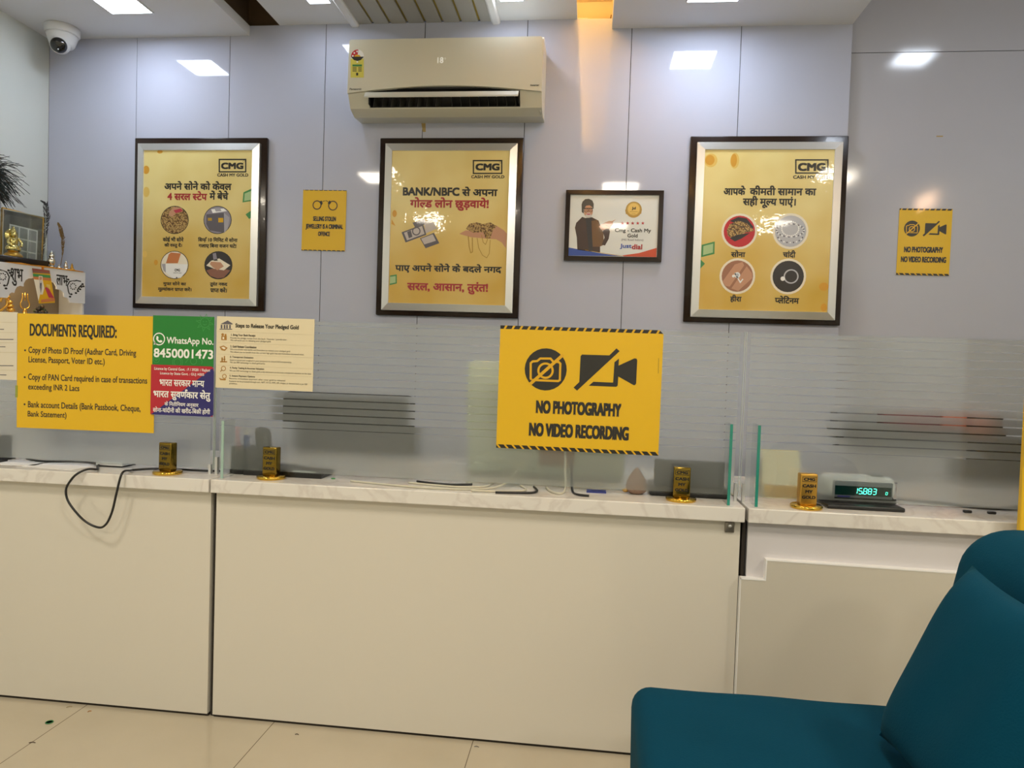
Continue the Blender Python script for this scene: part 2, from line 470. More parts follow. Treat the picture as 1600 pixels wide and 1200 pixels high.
def prints(root, items, sc=0.001, yo=0.0, dl=0.00022):
    def bb(it):
        if it[0] == 'T': return [it[5], it[6], it[7] - it[8] / 2, it[7] + it[8] / 2]
        if it[0] in 'CR': return [it[4] - it[6], it[4] + it[6], it[5] - it[7 if it[0] == 'C' else 6], it[5] + it[7 if it[0] == 'C' else 6]]
        q = it[4] if it[0] == 'P' else it[5]
        return [min(a[0] for a in q), max(a[0] for a in q), min(a[1] for a in q), max(a[1] for a in q)]
    WHOLE = ('logo', 'handcuffs_print', 'energy_label', 'phone_symbol', 'picture', 'display', 'bank_symbol', 'person_picture', 'medal_print')
    clusters = []                                       # items that touch each other become one printed part
    for it in items:
        b = bb(it); mine = [it[1], b, [it]]
        for c in clusters[:]:
            o = c[1]
            if c[0] == it[1] and (it[1] in WHOLE or (it[1] not in ('lettering', 'caption') and mine[1][0] < o[1] and o[0] < mine[1][1] and mine[1][2] < o[3] and o[2] < mine[1][3])):
                mine[1] = [min(mine[1][0], o[0]), max(mine[1][1], o[1]), min(mine[1][2], o[2]), max(mine[1][3], o[3])]
                mine[2] = c[2] + mine[2]; clusters.remove(c)
        clusters.append(mine)
    groups = []
    for it, m in [(it, m) for c in clusters for m in [M()] if not groups.append((c[0], m)) for it in c[2]]:
        y = -yo - dl * (it[2] + 1); mt = pm(it[3])
        if it[0] == 'T':
            fit_text(m, it[4], it[5] * sc, it[6] * sc, it[7] * sc, it[8] * sc, y, mt, it[9])
        elif it[0] == 'P':
            m.add([(a * sc, y, b * sc) for a, b in it[4]], [list(range(len(it[4])))], mt)
        elif it[0] == 'C':
            n = 28
            m.add([((it[4] + it[6] * math.cos(2 * PI * i / n)) * sc, y, (it[5] + it[7] * math.sin(2 * PI * i / n)) * sc) for i in range(n)], [list(range(n))], mt)
        elif it[0] == 'R':
            n = 28; vs = []; fs = []
            for i in range(n):
                c, s_ = math.cos(2 * PI * i / n), math.sin(2 * PI * i / n)
                for r in (it[6] - it[7] / 2, it[6] + it[7] / 2): vs.append(((it[4] + r * c) * sc, y, (it[5] + r * s_) * sc))
            for i in range(n): fs.append((2 * i, 2 * i + 1, 2 * ((i + 1) % n) + 1, 2 * ((i + 1) % n)))
            m.add(vs, fs, mt)
        elif it[0] == 'L':
            P = it[5]; closed = P[0] == P[-1] and len(P) > 3
            if closed: P = P[:-1]
            n = len(P); vs = []; fs = []
            for i in range(n):
                p = Vector(P[i]); a = Vector(P[(i - 1) % n] if closed or i else P[i]); c = Vector(P[(i + 1) % n] if closed or i < n - 1 else P[i])
                t1 = (p - a).normalized() if (p - a).length else (c - p).normalized()
                t2 = (c - p).normalized() if (c - p).length else t1
                t = (t1 + t2)
                t = t.normalized() if t.length > 1e-6 else t1
                nr = Vector((-t.y, t.x)); k = it[4] / 2 / max(0.5, nr.dot(Vector((-t1.y, t1.x))))
                vs += [((p.x + nr.x * k) * sc, y, (p.y + nr.y * k) * sc), ((p.x - nr.x * k) * sc, y, (p.y - nr.y * k) * sc)]
            for i in range(n if closed else n - 1):
                j = (i + 1) % n; fs.append((2 * i, 2 * i + 1, 2 * j + 1, 2 * j))
            m.add(vs, fs, mt)
    return [m.build(k, root) for k, m in groups]

# printed artwork, in millimetres from the centre of each sheet
PRINTS = {
'steps_poster': [
('L','logo',2,'ink',6.7,[(113.4,321.0),(251.2,321.1),(252.5,260.7),(114.7,260.3),(113.4,321.0)]),
('T', 'logo', 2, 'ink', 'CMG', 123.3, 240.2, 289.6, 31.4, 0.05),
('T', 'logo', 2, 'ink', 'CASH MY GOLD', 104.1, 266.1, 244.8, 15.0, 0.03),
('R','logo',2,'ink',242.2,312.5,5.0,1.2),
('T', 'lettering', 2, 'ink', 'अपने सोने को केवल', -174.5, 180.6, 191.9, 44.3, 0.033),
('T', 'lettering', 2, 'red', '4 सरल स्टेप', -157.4, 53.1, 141.6, 46.1, 0.033),
('T', 'lettering', 2, 'ink', 'में बेचे', 65.7, 164.8, 145.1, 45.8, 0.033),
('C','round_picture',1,'ink',-116.7,20.1,74.8,70.2),
('C','round_picture',1,'ink',110.2,22.5,73.9,69.7),
('C','round_picture',1,'ink',-113.5,-204.4,75.0,70.5),
('C','round_picture',1,'ink',119.0,-201.9,73.9,70.0),
('C','round_picture',2,'goldvor',-116.7,20.1,71.4,67.0),
('P','round_picture',3,'skin',[(-143.2,63.7),(-119.6,83.9),(-81.3,81.8),(-76.7,64.3),(-110.6,56.1),(-127.3,36.0),(-148.8,43.7)]),
('P','round_picture',4,'crim',[(-123.6,67.9),(-85.4,77.8),(-72.4,64.4),(-110.5,53.7)]),
('C','round_picture',2,'greyv',110.2,22.5,70.5,66.6),
('P','round_picture',3,'greyd',[(50.7,49.6),(143.1,58.4),(146.8,-40.5),(69.2,-29.5),(51.7,2.0)]),
('P','round_picture',3,'greym',[(143.1,58.4),(172.9,35.0),(165.7,-20.4),(146.8,-40.5)]),
('P','round_picture',4,'white',[(75.5,75.2),(142.7,79.7),(159.7,66.5),(84.3,56.3)]),
('P','round_picture',4,'yel',[(114.2,32.8),(140.3,33.1),(140.7,10.9),(114.7,10.6)]),
('P','round_picture',4,'yeld',[(59.5,32.3),(80.6,32.5),(80.9,18.2),(59.8,18.0)]),
('P','round_picture',5,'greym',[(92.2,81.7),(121.6,83.5),(130.4,66.2),(101.0,63.6)]),
('C','round_picture',2,'cream',-113.5,-204.4,71.6,67.2),
('P','round_picture',3,'white',[(-161.5,-198.8),(-44.5,-200.0),(-50.6,-238.5),(-79.0,-268.6),(-117.4,-271.7),(-159.0,-244.5)]),
('P','round_picture',3,'greym',[(-182.1,-200.7),(-161.5,-198.8),(-159.0,-244.5),(-172.1,-232.7)]),
('P','round_picture',4,'oran',[(-145.2,-152.1),(-132.6,-142.2),(-79.6,-146.2),(-95.7,-195.3),(-159.0,-197.1)]),
('T', 'round_picture', 5, 'ink', 'CMG', -112.2, -83.1, -230.1, 12.8, 0.03),
('T', 'round_picture', 5, 'ink', 'CASH MY GOLD', -118.8, -75.2, -244.1, 4.8, 0.01),
('C','round_picture',5,'ink',-100.4,-267.4,3.4,3.2),
('C','round_picture',2,'dark',119.0,-201.9,70.6,66.8),
('P','round_picture',3,'crim2',[(56.2,-228.5),(115.0,-211.5),(182.6,-226.2),(149.7,-262.6),(116.1,-268.0),(77.9,-256.0)]),
('P','round_picture',4,'cream',[(55.7,-204.6),(80.6,-180.3),(122.5,-167.7),(182.0,-200.8),(149.0,-226.8),(98.3,-219.8)]),
('P','round_picture',5,'skin',[(80.7,-184.3),(131.3,-187.4),(148.6,-207.0),(115.3,-227.4),(89.7,-212.0),(74.2,-196.3)]),
('P','round_picture',4,'greyv',[(88.3,-144.4),(105.1,-140.2),(114.3,-179.7),(93.3,-180.1)]),
('T', 'caption', 2, 'ink', 'कोई भी सोने', -178.3, -67.2, -76.6, 27.1, 0.033),
('T', 'caption', 2, 'ink', 'की वस्तु दें।', -169.2, -75.2, -106.5, 25.6, 0.033),
('T', 'caption', 2, 'ink', 'सिर्फ़ 10 मिनिट में सोना', 9.2, 217.1, -76.2, 26.9, 0.033),
('T', 'caption', 2, 'ink', 'गलाए बिना वजन घटे!', 13.2, 211.0, -105.6, 27.0, 0.033),
('T', 'caption', 2, 'ink', 'मुफ्त सोने का', -172.6, -50.3, -299.2, 25.6, 0.033),
('T', 'caption', 2, 'ink', 'मूल्यांकन प्राप्त करें।', -199.6, -20.8, -326.9, 27.3, 0.033),
('T', 'caption', 2, 'ink', 'तुरंत नकद', 77.0, 168.9, -296.5, 25.5, 0.033),
('T', 'caption', 2, 'ink', 'प्राप्त करें।', 79.2, 166.1, -323.6, 27.0, 0.033),
('C','coin_print',1,'coin',-201.4,358.8,14.5,8.7),
('C','coin_print',1,'coin',-273.6,268.8,17.2,20.8),
('C','coin_print',1,'coinp',-270.8,158.6,17.2,25.6),
('C','coin_print',1,'coinp',-273.3,-153.3,12.1,16.0),
('C','coin_print',1,'coin',-213.2,-193.3,10.4,13.6),
('P','banknote_print',1,'grn',[(243.0,160.1),(290.8,180.8),(292.1,118.8),(239.0,110.5)]),
('P','banknote_print',2,'grnp',[(249.8,153.9),(289.4,169.8),(290.4,124.3),(247.2,117.6)]),
('P','banknote_print',1,'grn',[(256.1,51.6),(291.4,75.5),(290.6,36.2),(274.9,29.7)]),
],
'loan_poster': [
('L','logo',2,'ink',6.2,[(111.8,319.0),(248.0,319.2),(249.9,258.9),(113.7,258.5),(111.8,319.0)]),
('T', 'logo', 2, 'ink', 'CMG', 122.8, 239.0, 289.2, 32.5, 0.05),
('T', 'logo', 2, 'ink', 'CASH MY GOLD', 103.4, 263.4, 242.8, 14.3, 0.03),
('R','logo',2,'ink',240.5,311.6,4.6,1.1),
('T', 'lettering', 2, 'ink', 'BANK/NBFC', -228.6, 49.0, 171.3, 39.6, 0.04),
('T', 'lettering', 2, 'ink', 'से अपना', 61.3, 232.8, 173.1, 45.4, 0.033),
('T', 'lettering', 2, 'red', 'गोल्ड लोन छुड़वाये!', -191.4, 192.4, 112.8, 63.9, 0.033),
('T', 'lettering', 2, 'ink', 'पाए अपने सोने के बदले नगद', -256.4, 263.9, -195.7, 47.4, 0.033),
('T', 'lettering', 2, 'red', 'सरल, आसान, तुरंत!', -194.2, 201.2, -287.0, 59.8, 0.033),
('P','money_picture',1,'greyd',[(-176.9,21.7),(-116.7,39.2),(-108.2,16.4),(-162.9,-1.1)]),
('P','money_picture',2,'cash',[(-120.3,27.7),(-82.9,38.0),(-55.0,-4.5),(-110.8,-29.6)]),
('P','money_picture',3,'greyd',[(-229.4,-25.0),(-123.9,14.6),(-106.7,-35.7),(-208.2,-73.9)]),
('P','money_picture',4,'cash',[(-217.5,-27.1),(-129.2,6.2),(-115.5,-31.2),(-201.4,-63.8)]),
('R','money_picture',5,'greyd',-156.8,-18.7,18.1,5.5),
('P','money_picture',5,'greyd',[(-201.7,-23.1),(-183.8,-15.2),(-175.0,-45.8),(-192.2,-53.7)]),
('P','money_picture',2,'greyd',[(-137.7,-53.0),(-70.1,-25.3),(-41.9,-74.7),(-108.7,-100.2)]),
('P','money_picture',3,'cash',[(-132.1,-54.5),(-75.4,-32.3),(-58.7,-63.4),(-115.6,-81.9)]),
('P','hand_picture',1,'skin',[(53.5,-29.1),(84.1,-12.0),(122.9,-13.0),(200.2,-10.6),(230.2,14.0),(269.4,-9.8),(283.7,-24.7),(281.3,-94.4),(259.7,-66.7),(232.3,-51.9),(170.5,-48.9),(108.4,-43.7)]),
('P','hand_picture',2,'goldvor',[(85.4,-4.4),(102.5,20.2),(137.2,26.6),(168.3,19.4),(202.8,27.3),(234.2,8.8),(215.6,-10.4),(205.2,-48.5),(182.1,-48.8),(169.5,-18.6),(123.3,-22.9)]),
('L','hand_picture',3,'brass',4.7,[(98.1,-38.5),(103.6,-87.9),(112.3,-118.3),(120.7,-114.3),(117.8,-45.8)]),
('L','hand_picture',3,'brass',3.1,[(141.1,-47.8),(150.3,-94.8),(169.2,-128.8),(190.4,-141.4),(202.1,-120.7),(204.7,-56.1)]),
('L','hand_picture',3,'brass',3.1,[(162.3,-33.8),(171.1,-67.9),(183.0,-77.6),(190.8,-56.3),(186.8,-25.9)]),
('C','coin_print',1,'coin',-266.8,64.6,11.1,16.9),
('P','coin_print',1,'coin',[(-280.4,37.6),(-260.4,5.4),(-280.5,14.5)]),
('P','banknote_print',1,'grn',[(-280.8,-234.1),(-247.5,-228.0),(-246.3,-272.1),(-281.1,-280.5)]),
('P','banknote_print',2,'grnp',[(-280.6,-240.3),(-252.9,-235.9),(-252.0,-267.6),(-280.5,-273.6)]),
],
'valuables_poster': [
('L','logo',2,'ink',6.0,[(118.2,320.0),(257.9,320.2),(260.5,261.3),(120.8,260.9),(118.2,320.0)]),
('T', 'logo', 2, 'ink', 'CMG', 128.6, 248.9, 288.3, 36.0, 0.05),
('T', 'logo', 2, 'ink', 'CASH MY GOLD', 109.7, 271.7, 242.7, 14.6, 0.03),
('R','logo',2,'ink',250.9,311.0,4.4,1.1),
('T', 'lettering', 2, 'ink', 'आपके', -195.3, -97.8, 181.3, 43.5, 0.033),
('T', 'lettering', 2, 'ink', 'कीमती सामान का', -78.9, 213.7, 181.8, 44.6, 0.033),
('T', 'lettering', 2, 'ink', 'सही मूल्य पाएं।', -107.8, 126.6, 129.3, 55.6, 0.033),
('C','round_picture',1,'cream',-117.4,-5.4,79.7,81.8),
('C','round_picture',1,'cream',109.1,-1.9,78.5,81.1),
('C','round_picture',1,'cream',-118.0,-209.8,79.9,82.1),
('C','round_picture',1,'cream',107.6,-207.0,78.6,81.5),
('C','round_picture',2,'redp',-117.4,-5.4,69.9,71.6),
('P','round_picture',3,'dark',[(-162.8,41.6),(-125.4,59.9),(-87.2,54.1),(-55.2,15.6),(-62.1,-0.1),(-86.2,30.8),(-131.8,30.3)]),
('P','round_picture',4,'goldvor',[(-174.0,-1.4),(-162.1,26.0),(-124.8,44.3),(-86.2,32.3),(-50.7,-1.5),(-84.5,-9.7),(-121.9,-24.1),(-144.1,-40.0),(-167.6,-26.3)]),
('P','round_picture',5,'dark',[(-159.5,-36.3),(-122.1,-20.2),(-69.2,-11.8),(-106.1,-38.0),(-136.0,-51.6)]),
('L','round_picture',5,'dark',3.1,[(-169.0,6.5),(-138.1,-1.0),(-125.4,-32.0)]),
('L','round_picture',5,'dark',3.0,[(-150.8,30.0),(-100.7,15.0),(-76.9,-9.6)]),
('C','round_picture',2,'silv',109.1,-1.9,68.8,71.0),
('C','round_picture',3,'white',144.5,10.1,3.4,3.4),
('C','round_picture',3,'white',143.8,2.4,3.4,3.5),
('C','round_picture',3,'white',140.9,-5.0,3.4,3.4),
('C','round_picture',3,'white',136.1,-11.5,3.3,3.4),
('C','round_picture',3,'white',129.6,-16.7,3.3,3.5),
('C','round_picture',3,'white',121.7,-20.5,3.4,3.4),
('C','round_picture',3,'white',113.0,-22.4,3.4,3.5),
('C','round_picture',3,'white',104.0,-22.6,3.4,3.4),
('C','round_picture',3,'white',95.2,-20.8,3.3,3.5),
('C','round_picture',3,'white',87.0,-17.3,3.4,3.4),
('C','round_picture',3,'white',80.0,-12.2,3.4,3.4),
('C','round_picture',3,'white',74.6,-5.8,3.3,3.5),
('C','round_picture',3,'white',71.0,1.5,3.4,3.5),
('C','round_picture',3,'white',69.6,9.3,3.4,3.5),
('C','round_picture',3,'white',70.4,17.0,3.3,3.4),
('C','round_picture',3,'white',73.3,24.4,3.3,3.5),
('C','round_picture',3,'white',78.1,30.9,3.4,3.5),
('C','round_picture',3,'white',84.7,36.1,3.3,3.4),
('C','round_picture',3,'white',92.5,39.9,3.4,3.5),
('C','round_picture',3,'white',101.2,41.8,3.4,3.4),
('C','round_picture',3,'white',110.2,41.9,3.4,3.4),
('C','round_picture',3,'white',119.1,40.1,3.3,3.4),
('C','round_picture',3,'white',127.2,36.6,3.4,3.5),
('C','round_picture',3,'white',134.2,31.5,3.4,3.5),
('C','round_picture',3,'white',139.6,25.1,3.4,3.4),
('C','round_picture',3,'white',143.1,17.9,3.4,3.5),
('C','round_picture',3,'white',167.3,2.7,3.3,3.5),
('C','round_picture',3,'greyd',166.5,-2.7,3.4,3.5),
('C','round_picture',3,'white',163.7,-7.9,3.4,3.5),
('C','round_picture',3,'greyd',159.0,-12.8,3.4,3.5),
('C','round_picture',3,'white',152.6,-17.2,3.3,3.5),
('C','round_picture',3,'greyd',144.6,-21.0,3.3,3.5),
('C','round_picture',3,'white',135.3,-23.9,3.4,3.5),
('C','round_picture',3,'greyd',125.1,-26.0,3.4,3.5),
('C','round_picture',3,'white',114.3,-27.2,3.3,3.4),
('C','round_picture',3,'greyd',103.2,-27.3,3.4,3.5),
('C','round_picture',3,'white',92.3,-26.5,3.3,3.4),
('C','round_picture',3,'greyd',81.9,-24.6,3.3,3.5),
('C','round_picture',3,'white',72.3,-21.9,3.4,3.5),
('C','round_picture',3,'greyd',63.9,-18.4,3.4,3.4),
('C','round_picture',3,'white',57.1,-14.1,3.4,3.5),
('C','round_picture',3,'greyd',51.9,-9.3,3.4,3.5),
('C','round_picture',3,'white',48.6,-4.1,3.4,3.5),
('C','round_picture',3,'greyd',47.4,1.3,3.4,3.5),
('C','round_picture',3,'white',48.2,6.7,3.4,3.5),
('C','round_picture',3,'greyd',51.0,11.9,3.4,3.5),
('C','round_picture',3,'white',55.7,16.8,3.4,3.4),
('C','round_picture',3,'greyd',62.2,21.2,3.4,3.4),
('C','round_picture',3,'white',70.3,25.0,3.4,3.5),
('C','round_picture',3,'greyd',79.6,27.9,3.3,3.4),
('C','round_picture',3,'white',89.8,30.0,3.4,3.5),
('C','round_picture',3,'greyd',100.6,31.1,3.4,3.5),
('C','round_picture',3,'white',111.7,31.2,3.4,3.4),
('C','round_picture',3,'greyd',122.6,30.4,3.4,3.5),
('C','round_picture',3,'white',133.0,28.5,3.4,3.4),
('C','round_picture',3,'greyd',142.5,25.8,3.4,3.5),
('C','round_picture',3,'white',150.8,22.2,3.4,3.4),
('C','round_picture',3,'greyd',157.7,18.0,3.3,3.5),
('C','round_picture',3,'white',162.8,13.2,3.3,3.4),
('C','round_picture',3,'greyd',166.0,8.1,3.4,3.5),
('C','round_picture',3,'greyd',162.4,-30.0,3.3,3.5),
('C','round_picture',3,'white',157.2,-37.5,3.3,3.5),
('C','round_picture',3,'greyd',148.7,-44.1,3.3,3.4),
('C','round_picture',3,'white',137.4,-49.1,3.4,3.5),
('C','round_picture',3,'greyd',124.2,-52.4,3.4,3.5),
('C','round_picture',3,'white',109.9,-53.6,3.4,3.5),
('C','round_picture',3,'greyd',95.5,-52.8,3.4,3.5),
('C','round_picture',3,'white',81.9,-49.9,3.4,3.5),
('C','round_picture',3,'greyd',70.2,-45.1,3.4,3.5),
('C','round_picture',3,'white',61.1,-38.8,3.4,3.5),
('C','round_picture',3,'greyd',55.2,-31.4,3.4,3.5),
('C','round_picture',2,'skind',-118.0,-209.8,70.0,71.9),
('P','round_picture',3,'skin',[(-183.4,-236.1),(-131.6,-156.9),(-97.8,-144.6),(-89.6,-160.1),(-150.3,-259.0),(-169.6,-255.4)]),
('P','round_picture',3,'skin',[(-142.4,-266.6),(-78.0,-163.8),(-53.9,-194.5),(-51.4,-217.9),(-111.3,-277.7)]),
('C','round_picture',4,'white',-118.2,-205.1,13.0,13.3),
('C','round_picture',4,'white',-135.5,-210.1,6.1,6.3),
('L','round_picture',4,'white',5.3,[(-130.0,-195.9),(-103.8,-238.4),(-92.3,-222.6)]),
('C','round_picture',5,'silv',-118.2,-205.1,6.9,7.0),
('C','round_picture',2,'dark',107.6,-207.0,68.9,71.4),
('R','round_picture',3,'silv',120.3,-206.8,30.0,6.0),
('C','round_picture',4,'white',84.0,-217.6,9.7,10.1),
('T', 'caption', 2, 'ink', 'सोना', -150.5, -86.4, -107.5, 31.2, 0.033),
('T', 'caption', 2, 'ink', 'चांदी', 79.8, 136.2, -105.5, 35.6, 0.033),
('T', 'caption', 2, 'ink', 'हीरा', -145.8, -94.6, -313.1, 36.0, 0.033),
('T', 'caption', 2, 'ink', 'प्लेटिनम', 53.4, 160.3, -313.0, 35.7, 0.033),
('C','coin_print',1,'coinp',-258.2,317.3,29.1,31.1),
('C','coin_print',2,'coin',-262.1,318.8,20.7,23.3),
('C','coin_print',1,'coinp',-151.3,315.9,19.8,35.7),
('C','coin_print',2,'coin',-155.2,317.4,13.7,29.4),
('C','coin_print',1,'coin',265.7,-250.3,20.8,18.5),
('C','coin_print',1,'coin',270.0,-344.5,13.4,18.6),
('P','banknote_print',1,'grn',[(-284.0,-69.3),(-225.5,-52.8),(-224.7,-109.9),(-284.0,-125.8)]),
('P','banknote_print',2,'grnp',[(-276.1,-74.7),(-232.0,-62.3),(-231.8,-103.8),(-275.9,-116.2)]),
('P','banknote_print',1,'grn',[(-285.9,-136.0),(-265.9,-155.3),(-285.7,-179.2)]),
],
'award': [
('P','colour_band',1,'blue',[(-207.1,-104.2),(-128.3,-117.1),(-50.6,-130.0),(37.1,-140.9),(-206.8,-143.0)]),
('P','colour_band',1,'orng',[(44.0,-138.0),(123.4,-125.5),(204.6,-99.9),(204.5,-143.1),(54.6,-142.0)]),
('L','colour_band',2,'yeld',2.1,[(-128.4,-115.4),(-50.7,-127.5),(44.1,-140.1)]),
('P','person_picture',1,'brn',[(-180.4,-10.5),(-175.2,12.4),(-148.0,40.8),(-133.8,35.7),(-102.3,39.5),(-70.2,24.1),(-58.6,-5.6),(-48.9,-33.5),(-41.7,-86.0),(-58.9,-93.3),(-57.8,-125.5),(-114.1,-120.4),(-165.4,-114.2),(-170.0,-56.1)]),
('P','person_picture',2,'vest',[(-104.5,21.9),(-77.3,27.5),(-60.4,-5.6),(-45.4,-33.5),(-40.9,-89.5),(-62.3,-98.6),(-93.8,-99.0)]),
('P','person_picture',2,'dark',[(-132.0,35.7),(-102.3,38.8),(-103.4,22.0),(-93.1,-118.4),(-110.6,-120.4)]),
('P','person_picture',3,'brn',[(-49.1,-26.5),(-37.5,-10.6),(-23.6,-8.7),(-15.2,-26.1),(-19.9,-61.2),(-36.2,-92.9),(-50.4,-87.9),(-39.4,-54.4)]),
('P','person_picture',4,'skin',[(-67.4,-3.9),(-55.6,6.7),(-38.4,16.3),(-21.2,22.8),(-7.2,22.3),(10.6,30.8),(-2.9,18.8),(-2.6,9.0),(-18.1,-13.9),(-33.8,-14.1),(-49.2,-23.0),(-58.2,-16.1)]),
('L','person_picture',5,'crim',1.4,[(-36.5,12.2),(-20.7,8.8),(-6.9,12.5)]),
('L','person_picture',5,'crim',1.4,[(-36.2,1.7),(-20.3,-1.7),(-8.3,3.7)]),
('P','person_picture',3,'hair',[(-150.6,63.6),(-152.9,98.7),(-148.8,112.7),(-136.9,124.0),(-119.5,126.2),(-103.4,118.3),(-95.8,102.6),(-96.0,78.1),(-104.1,88.5),(-135.6,86.5),(-143.0,77.7),(-141.6,56.7)]),
('C','person_picture',4,'skin',-119.8,67.4,21.0,30.2),
('P','person_picture',5,'hair',[(-147.7,79.4),(-146.7,102.2),(-129.5,112.9),(-108.3,107.8),(-96.4,88.6),(-104.1,87.8),(-114.9,95.5),(-132.3,93.6),(-140.6,77.7)]),
('C','person_picture',5,'beard',-118.3,45.6,15.4,9.1),
('C','person_picture',6,'crim',-118.6,53.4,8.4,2.8),
('C','person_picture',6,'beard',-118.8,58.3,9.1,2.1),
('R','person_picture',6,'ink',-130.9,72.5,9.1,2.1),
('R','person_picture',6,'ink',-109.1,72.7,8.4,2.1),
('L','person_picture',6,'ink',3.2,[(-144.2,80.5),(-96.8,81.6)]),
('C','person_picture',7,'ink',-130.6,72.9,2.2,2.1),
('C','person_picture',7,'ink',-109.5,73.1,2.1,2.1),
('P','person_picture',6,'skind',[(-121.1,74.4),(-117.1,60.4),(-122.7,60.3)]),
('P','medal_print',1,'brass',[(51.7,75.9),(63.7,79.5),(67.9,58.6),(55.9,55.0)]),
('P','medal_print',1,'brass',[(129.5,78.3),(117.3,79.9),(114.7,59.1),(126.8,57.4)]),
('C','medal_print',2,'brass',91.5,76.9,37.3,37.6),
('C','medal_print',3,'coinp',91.4,79.7,29.7,29.9),
('R','medal_print',4,'brass',91.4,79.7,27.6,1.4),
('T', 'medal_print', 4, 'ink', 'Jd', 81.9, 101.0, 81.8, 16.0, 0.04),
('L','medal_print',4,'brass',2.8,[(72.8,66.7),(110.9,67.0)]),
('L','medal_print',4,'brass',2.4,[(81.8,57.7),(100.9,57.9)]),
('P','star_print',1,'red',[(41.5,21.7),(44.0,16.1),(50.0,15.8),(45.5,11.9),(47.2,6.0),(42.0,9.2),(37.0,5.9),(38.3,11.8),(33.5,15.6),(39.5,16.1)]),
('P','star_print',1,'red',[(65.1,22.0),(67.6,16.4),(73.6,16.0),(69.1,12.1),(70.8,6.3),(65.6,9.4),(60.6,6.2),(61.9,12.0),(57.1,15.9),(63.1,16.3)]),
('P','star_print',1,'red',[(88.7,22.2),(91.1,16.6),(97.2,16.3),(92.7,12.4),(94.4,6.5),(89.2,9.7),(84.2,6.4),(85.4,12.3),(80.7,16.1),(86.7,16.6)]),
('P','star_print',1,'red',[(112.2,22.5),(114.7,16.9),(120.7,16.6),(116.2,12.6),(117.9,6.8),(112.7,10.0),(107.7,6.7),(109.0,12.6),(104.2,16.4),(110.2,16.9)]),
('P','star_print',1,'red',[(135.7,22.7),(138.2,17.2),(144.2,16.8),(139.7,12.9),(141.4,7.1),(136.2,10.2),(131.3,6.9),(132.5,12.8),(127.7,16.6),(133.7,17.1)]),
('T', 'lettering', 1, 'ink', 'Cmg - Cash My', 7.6, 175.4, -22.2, 23.0, 0.025),
('T', 'lettering', 1, 'ink', 'Gold', 66.6, 114.4, -44.3, 17.5, 0.025),
('T', 'lettering', 1, 'greyd', '(MG Road Indore)', 39.6, 141.8, -65.4, 12.5, 0.005),
('T', 'brand_name', 1, 'blue', 'Just', 33.7, 88.6, -95.6, 25.1, 0.03),
('T', 'brand_name', 1, 'red', 'dial', 89.3, 137.9, -96.4, 24.4, 0.035),
],
'cuffs': [
('R','handcuffs_print',1,'brn',-37.9,75.3,20.4,5.3),
('R','handcuffs_print',1,'brn',43.6,73.7,21.6,5.2),
('P','handcuffs_print',2,'ink',[(-24.2,94.2),(-14.4,97.5),(-8.5,83.4),(-13.9,75.5),(-22.2,81.7)]),
('P','handcuffs_print',2,'ink',[(24.9,98.7),(34.9,93.1),(30.3,82.1),(23.8,78.0),(17.1,85.1)]),
('L','handcuffs_print',1,'ink',3.0,[(-11.0,91.2),(-2.9,96.0),(2.1,95.4)]),
('L','handcuffs_print',1,'ink',2.9,[(5.3,97.6),(11.9,96.1),(18.5,92.4)]),
('T', 'lettering', 1, 'ink', 'SELLING STOLEN', -56.0, 61.6, 8.3, 22.6, 0.038),
('T', 'lettering', 1, 'ink', 'JEWELLERY IS A CRIMINAL', -92.7, 99.2, -29.3, 22.6, 0.038),
('T', 'lettering', 1, 'ink', 'OFFENCE', -27.8, 33.0, -65.8, 22.1, 0.038),
],
'nop_small': [
('T', 'lettering', 1, 'ink', 'NO PHOTOGRAPHY', -85.7, 82.2, -35.0, 26.1, 0.038),
('T', 'lettering', 1, 'ink', 'NO VIDEO RECORDING', -97.3, 98.3, -79.6, 26.2, 0.038),
('C','camera_symbol',1,'ink',-56.2,60.1,34.5,36.2),
('L','camera_symbol',2,'yel',3.5,[(-78.3,42.4),(-79.9,44.5),(-81.1,70.3),(-78.1,73.1),(-70.8,73.9),(-65.8,78.2),(-49.1,78.4),(-44.2,72.9),(-35.7,73.0),(-32.6,70.0),(-32.1,42.5),(-34.7,40.8),(-78.3,42.0)]),
('R','camera_symbol',2,'yel',-56.3,57.9,11.7,3.6),
('L','camera_symbol',3,'yel',5.1,[(-80.9,34.4),(-28.6,85.5)]),
('P','video_symbol',1,'ink',[(1.6,85.8),(46.4,85.2),(57.2,97.1),(62.6,92.4),(-3.1,25.3),(-9.0,30.4),(-0.3,39.7),(-0.3,83.2)]),
('P','video_symbol',1,'ink',[(15.6,33.9),(22.6,40.6),(54.8,39.7),(55.2,74.0),(62.2,80.0),(62.1,68.3),(87.0,80.7),(90.5,80.4),(91.9,77.8),(92.2,38.7),(90.3,35.9),(87.8,36.3),(62.6,50.1),(62.5,35.1),(60.4,32.7)]),
],
'nop': [
('T', 'lettering', 1, 'ink', 'NO PHOTOGRAPHY', -128.3, 131.2, -56.7, 40.2, 0.038),
('T', 'lettering', 1, 'ink', 'NO VIDEO RECORDING', -147.2, 156.7, -126.8, 41.4, 0.038),
('C','camera_symbol',1,'ink',-102.8,58.7,64.4,64.5),
('L','camera_symbol',2,'yel',6.6,[(-144.8,25.5),(-147.7,29.3),(-149.3,76.4),(-143.6,81.6),(-129.9,83.3),(-120.3,91.4),(-89.0,92.4),(-80.1,82.5),(-64.1,83.0),(-58.5,77.8),(-58.3,27.8),(-63.3,24.5),(-144.8,24.7)]),
('R','camera_symbol',2,'yel',-103.0,54.8,21.9,6.6),
('L','camera_symbol',3,'yel',9.5,[(-149.9,10.8),(-50.5,106.1)]),
